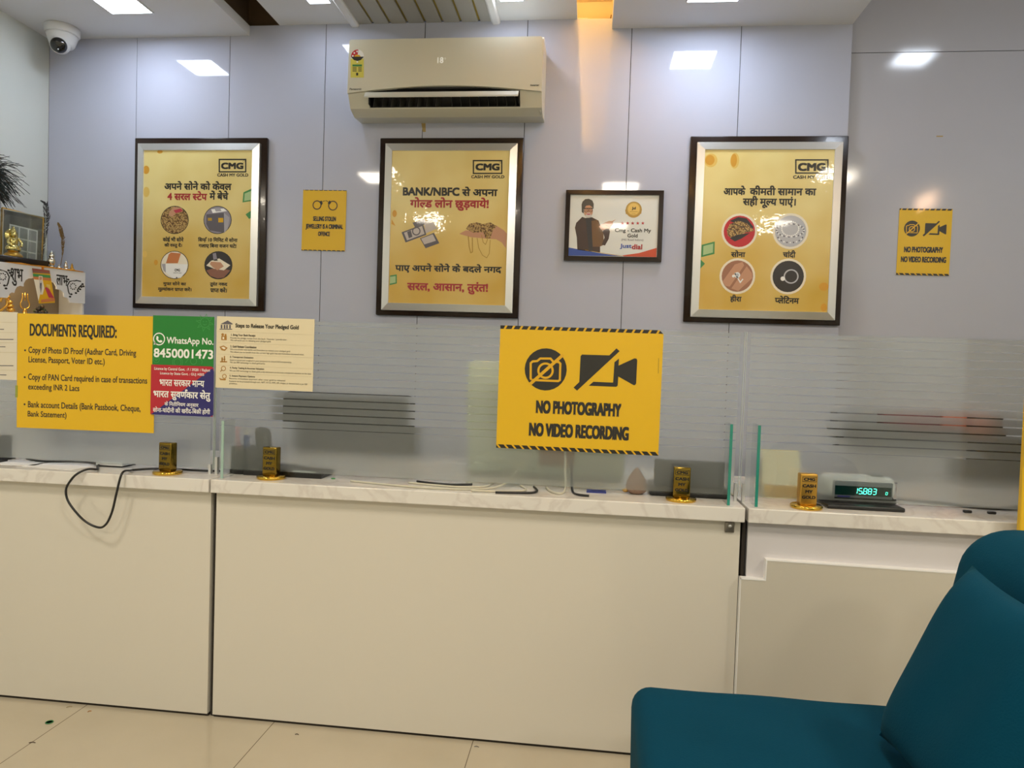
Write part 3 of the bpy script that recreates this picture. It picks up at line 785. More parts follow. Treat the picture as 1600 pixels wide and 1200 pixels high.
('P','video_symbol',1,'ink',[(5.7,107.9),(88.6,108.5),(108.9,130.4),(118.7,122.2),(-4.7,-2.3),(-15.5,6.7),(1.0,24.0),(2.0,103.1)]),
('P','video_symbol',1,'ink',[(30.4,14.2),(43.4,26.7),(103.1,26.5),(104.7,88.5),(117.7,99.8),(117.3,78.5),(163.4,102.0),(169.9,101.5),(172.4,96.9),(172.0,26.3),(168.4,21.1),(163.8,21.7),(117.8,45.6),(117.2,18.5),(113.2,14.1)]),
('L','lettering',1,'ink',0.9,[(235.4,105.5),(236.4,59.4)]),
],
'docs': [
('T', 'lettering', 1, 'ink', 'DOCUMENTS REQUIRED:', -198.7, 111.7, 137.2, 40.6, 0.019),
('T', 'lettering', 1, 'ink2', 'Copy of Photo ID Proof (Aadhar Card, Driving', -202.9, 180.5, 67.2, 27.6, 0.012),
('T', 'lettering', 1, 'ink2', 'License, Passport, Voter ID etc.)', -202.6, 70.3, 35.6, 26.8, 0.012),
('T', 'lettering', 1, 'ink2', 'Copy of PAN Card required in case of transactions', -203.4, 220.1, -22.4, 27.7, 0.012),
('T', 'lettering', 1, 'ink2', 'exceeding INR 2 Lacs', -203.0, -18.8, -55.0, 26.0, 0.012),
('T', 'lettering', 1, 'ink2', 'Bank account Details (Bank Passbook, Cheque,', -203.4, 198.1, -114.4, 27.8, 0.012),
('T', 'lettering', 1, 'ink2', 'Bank Statement)', -204.0, -64.1, -145.5, 25.2, 0.012),
('C','lettering',1,'ink2',-215.1,68.0,3.5,3.2),
('C','lettering',1,'ink2',-215.6,-21.5,3.5,3.2),
('C','lettering',1,'ink2',-215.6,-112.1,3.5,3.3),
],
'green': [
('R','phone_symbol',1,'white',-82.6,4.5,18.9,3.4),
('P','phone_symbol',1,'white',[(-100.7,-14.6),(-98.0,-1.8),(-91.0,-11.6)]),
('P','phone_symbol',1,'white',[(-91.4,13.4),(-86.1,13.5),(-84.1,6.8),(-86.9,4.0),(-80.5,-1.3),(-77.2,1.5),(-70.8,-1.0),(-72.2,-5.6),(-78.5,-7.6),(-86.3,-4.2),(-92.7,3.8)]),
('T', 'lettering', 1, 'white', 'WhatsApp No.', -56.3, 104.0, -1.6, 28.1, 0.014),
('T', 'lettering', 1, 'white', '8450001473', -100.2, 103.8, -40.4, 29.0, 0.022),
('R','doodle',1,'grnl',73.7,61.8,15.7,1.4),
('L','doodle',1,'grnl',1.4,[(91.8,63.1),(102.7,57.0),(90.1,54.8)]),
('L','doodle',1,'grnl',1.5,[(87.3,50.7),(90.5,39.0),(80.0,45.8)]),
('L','doodle',1,'grnl',1.5,[(74.9,44.7),(68.3,34.3),(66.1,46.2)]),
('L','doodle',1,'grnl',1.4,[(61.8,48.8),(49.3,45.7),(56.7,55.7)]),
('L','doodle',1,'grnl',1.4,[(55.6,60.5),(44.5,66.6),(57.2,68.8)]),
('L','doodle',1,'grnl',1.4,[(60.0,72.9),(56.9,84.7),(67.4,77.8)]),
('L','doodle',1,'grnl',1.5,[(72.4,78.9),(79.0,89.3),(81.3,77.4)]),
('L','doodle',1,'grnl',1.4,[(85.6,74.8),(98.0,77.9),(90.7,67.9)]),
('L','doodle',1,'grnl',1.4,[(67.6,57.1),(73.8,53.7),(80.0,57.5)]),
('C','doodle',1,'grnl',68.9,64.8,1.4,1.3),
('C','doodle',1,'grnl',78.4,65.1,1.4,1.4),
('R','doodle',1,'grnl',-91.1,-62.6,10.2,1.5),
('L','doodle',1,'grnl',1.5,[(-96.0,-60.9),(-91.0,-67.2),(-86.3,-60.6),(-96.0,-60.9)]),
('R','doodle',1,'grnl',-17.4,-69.3,17.4,1.4),
('R','doodle',1,'grnl',-17.4,-69.3,12.1,1.5),
('L','doodle',1,'grnl',1.4,[(10.1,-70.2),(21.8,-52.6),(55.3,-49.3),(67.5,-62.5),(65.3,-71.6)]),
('R','doodle',1,'grnl',37.3,-63.5,10.6,1.4),
('L','doodle',1,'grnl',1.4,[(64.5,-28.7),(93.0,-23.3),(100.5,-41.1)]),
],
'red': [
('P','blue_half',1,'navy',[(103.9,75.2),(109.3,65.0),(110.2,-75.2),(97.9,-81.6),(-104.4,-81.7)]),
('T', 'lettering', 2, 'white', 'Licence by Central Govt. : F / 39281 / Rajkot', -95.3, 96.4, 67.4, 11.8, 0.01),
('T', 'lettering', 2, 'white', 'Licence by State Govt. : GUJ /4305', -74.6, 76.1, 53.0, 10.9, 0.01),
('T', 'lettering', 2, 'white', 'भारत सरकार मान्य', -76.5, 77.7, 23.4, 20.9, 0.016),
('T', 'lettering', 2, 'white', 'भारत सुवर्णकार सेतु', -97.2, 99.0, -14.0, 37.3, 0.022),
('T', 'lettering', 2, 'white', 'के नितीनियम अनुसार', -57.8, 58.9, -46.0, 19.1, 0.012),
('T', 'lettering', 2, 'white', 'सोना-चांदीनी की खरीद-बिक्री होगी', -97.8, 99.0, -65.5, 21.0, 0.012),
],
'steps': [
('T', 'lettering', 1, 'ink2', 'Steps to Release Your Pledged Gold', -99.9, 111.9, 85.4, 17.3, 0.03),
('T', 'lettering', 1, 'ink2', '1. Bring Your Bank Receipt', -113.9, -31.5, 55.8, 8.7, 0.02),
('T', 'lettering', 1, 'ink2', 'Provide the pledge receipt from the bank / financier / pawnbroker.', -116.1, 74.0, 46.2, 6.6, 0),
('T', 'lettering', 1, 'ink2', 'We will assist you in releasing your pledged gold.', -115.9, 21.2, 38.7, 6.5, 0),
('T', 'lettering', 1, 'ink2', '2. Gold Release Coordination', -115.5, -27.5, 19.6, 7.4, 0.02),
('T', 'lettering', 1, 'ink2', 'We coordinate with banks and financiers to release your pledged gold.', -116.2, 86.6, 9.7, 6.5, 0),
('T', 'lettering', 1, 'ink2', 'This allows you to benefit from the current high gold rate and immediate increased value.', -116.0, 131.4, 1.2, 6.5, 0),
('T', 'lettering', 1, 'ink2', '3. Transparent Evaluation', -115.7, -36.8, -14.9, 7.4, 0.02),
('T', 'lettering', 1, 'ink2', 'Gold is tested and weighed in your presence to ensure full transparency.', -116.0, 91.5, -24.8, 6.5, 0),
('T', 'lettering', 1, 'ink2', 'We use XRF technology to check gold purity.', -115.8, 3.7, -32.4, 6.5, 0),
('T', 'lettering', 1, 'ink2', '4. Purity Testing & Accurate Valuation', -115.4, 0.0, -49.8, 7.5, 0.02),
('T', 'lettering', 1, 'ink2', 'We use XRF technology to check gold purity and ensure an accurate, transparent valuation on the spot.', -116.2, 157.6, -59.2, 6.5, 0),
('T', 'lettering', 1, 'ink2', '5. Instant Payment Options', -115.8, -30.0, -75.5, 7.4, 0.02),
('T', 'lettering', 1, 'ink2', 'Receive immediate payment after your gold is released.', -116.6, 73.0, -84.2, 6.5, 0),
('T', 'lettering', 1, 'ink2', 'Payments can be processed through cash, NEFT, RTGS, IMPS, UPI, cheque, or demand draft as per RBI', -116.4, 144.9, -92.8, 6.5, 0),
('T', 'lettering', 1, 'ink2', 'guidelines.', -116.2, -88.6, -100.4, 6.1, 0),
('P','bank_symbol',1,'greyd',[(-150.6,90.0),(-126.4,102.5),(-109.2,92.5),(-110.1,89.8)]),
('P','bank_symbol',1,'greyd',[(-153.5,74.7),(-110.7,75.9),(-110.6,73.2),(-153.4,72.1)]),
('P','bank_symbol',1,'greyd',[(-149.6,87.9),(-144.1,88.0),(-143.8,75.8),(-149.4,75.7)]),
('P','bank_symbol',1,'greyd',[(-139.5,88.2),(-134.0,88.3),(-133.7,76.1),(-139.2,75.9)]),
('P','bank_symbol',1,'greyd',[(-131.2,88.4),(-125.7,88.5),(-125.4,76.3),(-130.9,76.2)]),
('P','bank_symbol',1,'greyd',[(-121.1,88.6),(-115.6,88.8),(-115.3,76.6),(-120.8,76.4)]),
('C','gold_symbol',1,'ochre',-142.5,56.6,4.6,4.3),
('P','gold_symbol',1,'ochre',[(-147.0,52.1),(-128.6,52.7),(-128.3,39.1),(-146.8,38.6)]),
('P','gold_symbol',2,'cream',[(-142.4,48.8),(-136.8,48.9),(-136.7,42.0),(-142.2,41.8)]),
('P','gold_symbol',1,'ochre',[(-135.6,58.6),(-129.7,58.8),(-129.5,52.6),(-135.5,52.5)]),
('P','gold_symbol',1,'ochre',[(-152.3,17.0),(-138.6,21.4),(-124.6,14.4),(-133.6,4.5),(-145.2,5.9)]),
('P','gold_symbol',2,'cream',[(-146.3,15.0),(-138.5,17.4),(-130.6,13.3),(-136.0,8.8)]),
('P','gold_symbol',1,'ochre',[(-149.1,-29.3),(-125.1,-28.5),(-125.0,-32.4),(-149.0,-33.2)]),
('P','gold_symbol',1,'ochre',[(-144.7,-16.9),(-140.1,-16.7),(-139.8,-29.8),(-144.4,-30.0)]),
('P','gold_symbol',1,'ochre',[(-136.5,-12.2),(-132.8,-12.1),(-132.5,-29.6),(-136.1,-29.7)]),
('L','gold_symbol',1,'ochre',1.9,[(-144.6,-23.4),(-130.7,-23.0)]),
('R','gold_symbol',1,'ochre',-137.1,-52.5,7.0,2.3),
('L','gold_symbol',1,'ochre',2.8,[(-141.6,-57.1),(-147.5,-63.0)]),
('R','gold_symbol',1,'ochre',-133.3,-77.8,6.4,2.3),
('P','gold_symbol',1,'ochre',[(-151.7,-82.8),(-143.3,-86.0),(-127.2,-85.5),(-129.4,-90.8),(-146.9,-90.1)]),
('L','ruled_line',1,'tan',0.7,[(-158.0,67.1),(158.1,65.1)]),
('L','ruled_line',1,'tan',0.7,[(-157.2,31.3),(159.0,29.9)]),
('L','ruled_line',1,'tan',0.7,[(-156.5,-6.3),(159.9,-7.2)]),
('L','ruled_line',1,'tan',0.7,[(-155.8,-42.2),(160.7,-42.5)]),
('L','ruled_line',1,'tan',0.7,[(-155.2,-67.6),(161.3,-67.5)]),
],
'paper': [
('L','text_line',1,'greyd',2.6,[(-69.3,53.0),(46.3,54.7)]),
('L','text_line',1,'greyd',2.6,[(-69.0,19.2),(80.8,22.1)]),
('L','text_line',1,'greyd',2.6,[(-68.8,-5.7),(52.0,-3.4)]),
('L','text_line',1,'greyd',2.6,[(-68.2,-69.1),(81.7,-65.5)]),
('L','text_line',1,'greyd',2.6,[(-67.9,-100.1),(56.5,-97.2)]),
('L','ruled_line',1,'tan',1.0,[(-95.3,77.1),(97.5,78.9)]),
('L','ruled_line',1,'tan',1.0,[(-95.0,42.9),(97.8,45.0)]),
('L','ruled_line',1,'tan',1.0,[(-94.7,9.1),(98.2,11.5)]),
('L','ruled_line',1,'tan',1.1,[(-94.5,-23.8),(98.6,-21.1)]),
('L','ruled_line',1,'tan',1.1,[(-94.0,-84.1),(99.2,-80.8)]),
],
'ac': [
('P','energy_label',1,'ink',[(-434.4,82.8),(-373.0,81.9),(-387.5,66.6),(-402.9,62.5),(-419.8,67.1)]),
('P','energy_label',1,'redp',[(-403.4,82.3),(-400.3,114.1),(-406.9,114.4),(-413.3,113.2),(-419.3,110.6),(-424.5,106.7),(-428.9,101.8),(-432.0,96.0),(-433.9,89.5),(-434.4,82.8)]),
('P','energy_label',1,'white',[(-403.4,82.3),(-372.4,81.8),(-373.0,87.6),(-374.7,93.2),(-377.3,98.5),(-380.7,103.2),(-384.9,107.2),(-389.6,110.5),(-394.8,112.8),(-400.3,114.1)]),
('P','energy_label',2,'yel',[(-418.3,82.5),(-418.3,82.5),(-417.2,86.1),(-414.1,89.0),(-409.3,90.9),(-403.6,91.6),(-397.9,90.8),(-393.0,88.7),(-389.7,85.6),(-388.5,82.1)]),
('C','energy_label',2,'white',-425.5,85.7,3.9,3.7),
('C','energy_label',2,'white',-418.7,99.2,3.9,3.7),
('C','energy_label',2,'white',-405.9,105.8,3.8,3.7),
('P','energy_label',0,'ylab',[(-436.1,73.5),(-373.4,72.6),(-371.2,-12.7),(-433.9,-12.0)]),
('P','energy_label',1,'grn',[(-426.4,47.4),(-381.1,46.8),(-380.9,37.5),(-426.2,38.1)]),
('C','energy_label',2,'white',-403.4,58.8,3.9,3.7),
('L','energy_label',1,'ink',2.6,[(-426.0,33.1),(-406.0,32.9)]),
('L','energy_label',1,'ink',2.5,[(-398.8,32.8),(-382.0,32.6)]),
('L','energy_label',1,'ink',2.6,[(-425.9,27.6),(-405.8,27.3)]),
('L','energy_label',1,'ink',2.6,[(-398.7,27.2),(-381.9,27.0)]),
('L','energy_label',1,'ink',2.6,[(-425.7,22.0),(-405.7,21.8)]),
('L','energy_label',1,'ink',2.6,[(-398.6,21.7),(-381.8,21.5)]),
('L','energy_label',1,'ink',2.6,[(-425.6,16.4),(-405.5,16.2)]),
('L','energy_label',1,'ink',2.6,[(-398.4,16.1),(-381.6,15.9)]),
('P','energy_label',1,'ink',[(-407.9,9.4),(-398.2,9.3),(-397.9,-3.1),(-407.6,-3.0)]),
('T', 'brand_name', 1, 'ink', 'Panasonic', -436.4, -380.8, -64.2, 9.3, 0.02),
('T', 'model_lettering', 1, 'ink', 'Inverter', 397.8, 437.6, -55.1, 7.8, 0.03),
('T', 'display', 1, 'led', '18', -28.9, -1.8, 60.8, 25.6, 0.01),
('R','display',1,'led',6.1,68.4,3.2,1.3),
],
'deity_card': [
('P','picture',0,'yel',[(-253.0,1509.0),(-176.0,1509.0),(-150.0,1362.0),(-221.0,1352.0)]),
('P','picture',1,'crim2',[(-253.0,1509.0),(-176.0,1509.0),(-174.0,1493.0),(-251.0,1488.0)]),
('P','picture',1,'grn',[(-250.0,1485.0),(-174.0,1487.0),(-171.0,1474.0),(-249.0,1472.0)]),
('P','picture',1,'oran',[(-249.0,1472.0),(-171.0,1474.0),(-170.0,1461.0),(-246.0,1461.0)]),
('P','picture',1,'cream',[(-245.0,1459.0),(-225.0,1460.0),(-211.0,1424.0),(-224.0,1364.0),(-227.0,1379.0)]),
('P','picture',1,'redp',[(-252.0,1505.0),(-177.0,1504.0),(-177.0,1501.0),(-251.0,1501.0)]),
('P','picture',2,'cream',[(-224.0,1478.0),(-208.0,1478.0),(-207.0,1460.0),(-199.0,1425.0),(-206.0,1395.0),(-219.0,1394.0),(-225.0,1437.0),(-224.0,1458.0)]),
('P','picture',3,'skin',[(-222.0,1475.0),(-210.0,1475.0),(-210.0,1461.0),(-222.0,1459.0)]),
('P','picture',3,'beard',[(-223.0,1458.0),(-208.0,1459.0),(-209.0,1430.0),(-213.0,1403.0),(-221.0,1426.0)]),
('P','picture',3,'navy',[(-218.0,1447.0),(-211.0,1447.0),(-211.0,1424.0),(-214.0,1400.0),(-219.0,1423.0)]),
('P','picture',2,'yel',[(-200.0,1455.0),(-170.0,1458.0),(-154.0,1380.0),(-196.0,1367.0)]),
('P','picture',3,'crim',[(-185.0,1433.0),(-171.0,1411.0),(-154.0,1383.0),(-179.0,1383.0),(-197.0,1426.0)]),
('P','picture',3,'coinp',[(-191.0,1444.0),(-174.0,1443.0),(-171.0,1422.0),(-188.0,1427.0)]),
('P','picture',3,'oran',[(-213.0,1371.0),(-153.0,1386.0),(-150.0,1370.0),(-213.0,1358.0)]),
],
}
# ------------------------------------------------------------------ room shell
ZL, ZH = 2.735, 2.783              # low and high ceiling boards
m = M()
m.box(-2.9, 1.122, 0.004, 0.05, 0, ZH, seam_m)
seams = [-2.827, -2.344, -1.847, -1.351, -0.855, -0.357, 0.134, 0.633, 1.122]
for a, b in zip(seams, seams[1:]):
    m.box(a + 0.0016, b - (0.0016 if b < 1.1 else 0), 0.0, 0.004, 0, ZH, wall_m)
struct(m.build('wall_back'))
m = M()
m.box(1.122, 2.65, 0.034, 0.08, 0, 3.06, seam_m)
m.box(1.122, 2.6, 0.03, 0.034, 0, 2.617, wall2_m); m.box(1.122, 2.6, 0.03, 0.034, 2.620, 3.06, wall2_m)
struct(m.build('wall_back_right'))
struct(M().box(-2.9, -2.827, -6.0, 0.0, 0, ZL, paint_m).build('wall_left'))
struct(M().box(2.6, 2.67, -6.0, 0.03, 0, 3.06, paint_m).build('wall_right'))
struct(M().box(-2.9, 2.67, -6.07, -6.0, 0, 3.06, paint_m).build('wall_front'))
struct(M().box(-2.9, 2.67, -6.0, 0.03, -0.05, 0.0, floor_m).build('floor'))
m = M()
m.box(-2.9, -1.746, -6, 0, ZL, ZL + 0.048, ceil_m)
m.box(-1.591, -1.212, -6, 0, ZH, ZH + 0.02, ceil_m)
m.box(-0.501, -0.123, -6, 0, ZH, ZH + 0.02, ceil_m)
m.box(0.041, 1.122, -6, 0, ZL, ZL + 0.06, ceil_m)
m.box(1.10, 1.122, -6, 0, ZL + 0.06, 3.03, ceil_m)
m.box(1.122, 2.67, -6, 0.03, 3.03, 3.06, ceil_m)
m.box(-2.9, -0.2, -6, 0.08, 2.96, 2.99, cavity_m)                 # brown void above the boards
m.box(-1.79, -1.55, 0.05, 0.08, ZL, 2.96, cavity_m)
m.box(-1.55, -1.53, -6, 0.05, ZH + 0.02, 2.96, cavity_m)
m.box(-1.80, -1.78, -6, 0.05, ZL + 0.048, 2.96, cavity_m)
m.box(-0.2, 0.1, -6, 0.16, 2.93, 2.96, cove_m)                     # lamp-lit void
m.box(-0.2, 0.1, 0.14, 0.16, ZL, 2.93, cove_m)
m.box(-0.2, -0.18, -6, 0.14, ZH + 0.02, 2.93, cove_m); m.box(0.041, 0.06, -6, 0.14, ZL + 0.06, 2.93, cove_m)
m.box(-0.2, 0.1, 0.05, 0.14, ZH - 0.01, ZH, cove_m)
struct(m.build('ceiling'))
m = M()                                                            # grey slats; yellow light in the joints is put into their colour
m.box(-1.212, -0.501, -6, 0, ZH + 0.006, ZH + 0.02, lit_groove)
gx = [-1.19] + [-1.115, -1.029, -0.943, -0.855, -0.769, -0.681, -0.591] + [-0.525]
for a, b in zip(gx, gx[1:]):
    m.box(a + 0.006, b - 0.006, -6, 0, ZH - 0.003, ZH + 0.008, slat_m)
struct(m.build('trim_1'))
m = M()
for a, b in ((-1.226, -1.184), (-0.531, -0.489)):
    m.prism([(a, ZH + 0.005), (a, ZH - 0.012), (a + 0.008, ZH - 0.018), (b - 0.008, ZH - 0.018), (b, ZH - 0.012), (b, ZH + 0.005)], 'y', -6, 0, ceil_m)
struct(m.build('trim_2'))

ld = bpy.data.lights.new('slot_lamp', 'AREA'); ld.shape = 'RECTANGLE'; ld.size = 0.03; ld.size_y = 2.4; ld.energy = 13; ld.color = (1.0, 0.66, 0.27)
lo = bpy.data.objects.new('slot_lamp', ld); lo.location = (-0.155, -1.28, 2.812); lo.rotation_euler = (PI, 0, 0); COL.objects.link(lo)     # strip lamp lying on the board inside the open ceiling slot
ld = bpy.data.lights.new('wall_lamp', 'AREA'); ld.shape = 'RECTANGLE'; ld.size = 0.12; ld.size_y = 0.30; ld.energy = 2.5; ld.color = (1.0, 0.6, 0.35)
lo = bpy.data.objects.new('wall_lamp', ld); lo.location = (2.58, -2.5, 2.52); lo.rotation_euler = (0, PI / 2, 0); COL.objects.link(lo)      # amber lamp high on the right wall
t = thing('led_driver', 'small white power box lying in the amber-lit slot of the ceiling', 'power supply', (-0.105, 0.10, ZH))
M().rbox(-0.022, 0.03, -0.02, 0.02, 0.022, 0.045, 0.003, white_p).build('case', t)
m = M().box(-0.015, 0.028, -0.016, 0.016, 0, 0.0225, black_p); m.build('base', t)
M().tube([(0.03, 0, 0.02), (0.05, -0.02, 0.004), (0.09, -0.03, 0.02), (0.12, -0.03, 0.006)], 0.002, black_p).build('lead', t)
o = M().tube([(0.0, 0.07, ZH + 0.003), (0.012, 0.06, ZH + 0.02), (0.025, 0.065, ZH + 0.004), (0.032, 0.07, ZH + 0.03), (0.036, 0.07, ZH + 0.05)], 0.0022, mat('brown_wire', '6a4420', 0.6)).build('wire_scrap')
tag(o, 'thin brown wire curling up in the amber-lit ceiling slot', 'wire')

panel_e = emitter('panel_glow', COOL, PANEL_STRENGTH)
def ceiling_light(x0, x1, y0, y1, z, label):
    t = thing('ceiling_light', label, 'ceiling light', ((x0 + x1) / 2, (y0 + y1) / 2, z), group='square ceiling light panels')
    a = (x1 - x0) / 2; b = (y1 - y0) / 2
    m = M()
    for q in ((-a, a, -b, -b + 0.006), (-a, a, b - 0.006, b), (-a, -a + 0.006, -b + 0.006, b - 0.006), (a - 0.006, a, -b + 0.006, b - 0.006)):
        m.box(*q, -0.006, 0, white_p)
    m.build('frame', t)
    M().box(-a + 0.006, a - 0.006, -b + 0.006, b - 0.006, -0.004, -0.001, panel_e).build('diffuser', t)
ceiling_light(-2.30, -2.09, -0.47, -0.25, ZL, 'bright square light panel in the left ceiling board beside the white dome camera')
ceiling_light(-1.355, -1.245, -0.32, -0.205, ZH, 'small light panel at the frame top, left of the yellow-striped ceiling slats')
ceiling_light(-0.47, -0.355, -0.30, -0.185, ZH, 'small light panel at the frame top, right of the yellow-striped ceiling slats')
ceiling_light(0.350, 0.572, -0.46, -0.235, ZL, 'light panel in the right ceiling board above the third poster')
ceiling_light(1.72, 1.93, -1.12, -0.91, 3.03, 'square light panel in the high ceiling at the right end of the room')

# ------------------------------------------------------------------ wall things
def frame_ring(m, hw, hh, w, y0, y1, mt, lip=0.0):                # mitred frame, y0 front
    o = [(-hw, -hh), (hw, -hh), (hw, hh), (-hw, hh)]; i = [(-hw + w, -hh + w), (hw - w, -hh + w), (hw - w, hh - w), (-hw + w, hh - w)]
    for k in range(4):
        j = (k + 1) % 4
        q = [o[k], o[j], i[j], i[k]]
        vs = [(x, y0 + (lip if n < 2 else 0), z) for n, (x, z) in enumerate(q)] + [(x, y1, z) for x, z in q]
        m.add(vs, [(0, 1, 2, 3), (7, 6, 5, 4), (0, 4, 5, 1), (1, 5, 6, 2), (2, 6, 7, 3), (3, 7, 4, 0)], mt)
def poster(name, cx, cz, ox, oz, label):
    t = thing(name, label, 'poster', (cx, -0.04, cz))
    m = M().rbox(-0.351 + ox, 0.351 + ox, 0.018, 0.0395, -0.429 + oz, 0.429 + oz, 0.004, dark_wood, 2)
    m.build('backing_board', t)
    m = M(); frame_ring(m, 0.321, 0.401, 0.0345, -0.006, 0.0185, alu, 0.006); frame_ring(m, 0.292, 0.372, 0.006, -0.003, 0.001, edge_white); m.build('silver_frame', t)
    M().box(-0.289, 0.289, 0.0, 0.004, -0.369, 0.369, poster_m).build('print', t)
    prints(t, PRINTS[name])
poster('steps_poster', -1.984, 1.792, 0.001, 0.005, 'framed gold poster at left with red line and photos of jewellery, machine, packet and cash')
poster('loan_poster', -0.704, 1.790, -0.003, 0.004, 'framed gold poster under the air conditioner, with banknotes and a hand of chains')
poster('valuables_poster', 0.771, 1.794, 0.0, 0.005, 'framed gold poster at right with bangles, necklace and two ring photos')
t = thing('award_frame', 'small dark-framed white award with five red stars and a pointing person', 'framed award', (0.081, -0.015, 1.812))
m = M(); frame_ring(m, 0.228, 0.166, 0.0215, -0.008, 0.0145, dark_wood, 0.002); m.build('frame', t)
M().box(-0.207, 0.207, 0.0, 0.0145, -0.145, 0.145, mat('award_paper', 'd8dad6', 0.3, coat=0.35)).build('print', t)
prints(t, PRINTS['award'])

def sheet_sign(name, key, cx, yp, cz, wd, h, mt, label, cat, cut=0.0, rot=0.0, rad=0.0):
    t = thing(name, label, cat, (cx, yp, cz))
    t.rotation_euler = (0, rot, 0)
    a = wd / 2; b = h / 2
    pts = [(-a, -b), (a, -b), (a, b - cut), (a - cut, b), (-a, b)] if cut else [(-a, -b), (a, -b), (a, b), (-a, b)]
    M().prism(pts, 'y', 0.0, 0.0016, mt).build('sheet', t)
    prints(t, PRINTS[key])
    return t
t = sheet_sign('warning_sign', 'cuffs', -1.339, -0.003, 1.825, 0.223, 0.299, ysign, 'yellow wall sign with handcuffs between the first two posters', 'sign', rot=0.008)
M().box(-0.111, 0.111, -0.0004, 0.0, 0.1465, 0.1495, haz_a).build('hazard_band', t)
M().box(-0.111, 0.111, -0.0004, 0.0, -0.1495, -0.1455, haz_b).build('hazard_band', t)
t = sheet_sign('warning_sign', 'nop_small', 1.487, 0.027, 1.763, 0.228, 0.302, ysign, 'small yellow sign against photography on the bare wall at far right', 'sign', rot=0.004)
M().box(-0.114, 0.114, -0.0004, 0.0, 0.1435, 0.151, haz_a).build('hazard_band', t)
M().box(-0.114, 0.114, -0.0004, 0.0, -0.151, -0.1425, haz_b).build('hazard_band', t)

o = M().prism([(-0.866, 2.323), (-0.842, 2.323), (-0.838, 2.258), (-0.852, 2.258)], 'y', -0.001, 0.0, mat('old_brown_tape', 'a8905a', 0.5)).build('tape_strip'); tag(o, 'strip of brown tape on the wall just below the air conditioner', 'tape')
o = M().box(1.517, 1.545, 0.0288, 0.03, 2.238, 2.243, mat('old_brown_tape', 'a8905a', 0.5)).build('tape_strip'); tag(o, 'tiny scrap of tape on the right wall above the small yellow sign', 'tape')

# air conditioner
t = thing('air_conditioner', 'cream wall air conditioner above the middle poster, flap open', 'air conditioner', (0, 0, 0))
X0, X1 = -1.160, -0.263
m = M()
full = [(0, 2.62), (-0.165, 2.627), (-0.196, 2.606), (-0.199, 2.368), (-0.165, 2.312), (-0.105, 2.292), (0, 2.30)]
hol = [(0, 2.62), (-0.165, 2.627), (-0.196, 2.606), (-0.199, 2.398), (-0.125, 2.385), (-0.105, 2.335), (-0.168, 2.316), (-0.163, 2.311), (-0.105, 2.292), (0, 2.30)]
m.prism(full, 'x', X0, -1.066, ac_m); m.prism(full, 'x', -0.362, X1, ac_m); m.prism(hol, 'x', -1.066, -0.362, ac_m)
m.build('body', t)
m = M().prism([(-0.1265, 2.3830), (-0.198, 2.3955), (-0.198, 2.3900), (-0.1305, 2.3785), (-0.1110, 2.3385), (-0.167, 2.3200), (-0.167, 2.3175), (-0.1070, 2.3360)], 'x', -1.064, -0.364, black_m)
m.box(-1.066, -1.060, -0.19, -0.1, 2.325, 2.39, black_m); m.box(-0.368, -0.362, -0.19, -0.1, 2.325, 2.39, black_m)
m.build('air_outlet', t)
n = 24
arch = [(X0 + (X1 - X0) * i / n, 2.368 + 0.030 * math.sin(PI * i / n) ** 1.0) for i in range(n + 1)]
m = M(); pts = arch + [(X1 - 0.004, 2.604), (X1 - 0.012, 2.610), (X0 + 0.012, 2.610), (X0 + 0.004, 2.604)]
m.prism(pts, 'y', -0.212, -0.194, ac_m); m.build('front_panel', t)
m = M().prism([(-0.205, 2.371), (-0.214, 2.370), (-0.234, 2.346), (-0.236, 2.338), (-0.229, 2.343), (-0.207, 2.366)], 'x', -1.073, -0.366, ac_d, smooth=False); m.build('flap', t)
for i in range(16):
    x = -1.03 + i * 0.042
    a = -0.012 if i < 8 else 0.012
    vs = []
    for k in range(5):
        yy = -0.125 - 0.012 * k; zz = 2.338 + 0.0 * k
        vs += [(x + a * k / 4, yy, 2.372), (x + a * k / 4 + a * 0.6, yy, 2.326 - 0.002 * k)]
    fs = [(2 * k, 2 * k + 1, 2 * k + 3, 2 * k + 2) for k in range(4)]
    vs2 = [(v[0] + 0.0015, v[1], v[2]) for v in vs]; q = len(vs)
    M().add(vs + vs2, fs + [tuple(j + q for j in reversed(f)) for f in fs] + [(0, 2, 2 + q, q), (8, 9, 9 + q, 8 + q), (1, 3, 3 + q, 1 + q)], mat('vane_grey', '45443f', 0.5)).build('vane', t)
items = PRINTS['ac']
def off_items(its, dx, dz):
    r = []
    for it in its:
        it = list(it)
        if it[0] == 'T': it[5] += dx; it[6] += dx; it[7] += dz
        elif it[0] == 'P': it[4] = [(a + dx, b + dz) for a, b in it[4]]
        elif it[0] in 'CR': it[4] += dx; it[5] += dz
        elif it[0] == 'L': it[5] = [(a + dx, b + dz) for a, b in it[5]]
        r.append(tuple(it))
    return r
prints(t, off_items(items, -712, 2450), 0.001, yo=0.2121)
M().rbox(-0.275, -0.268, -0.16, -0.05, 2.296, 2.302, 0.002, ac_d, 1).build('drain_tab', t)

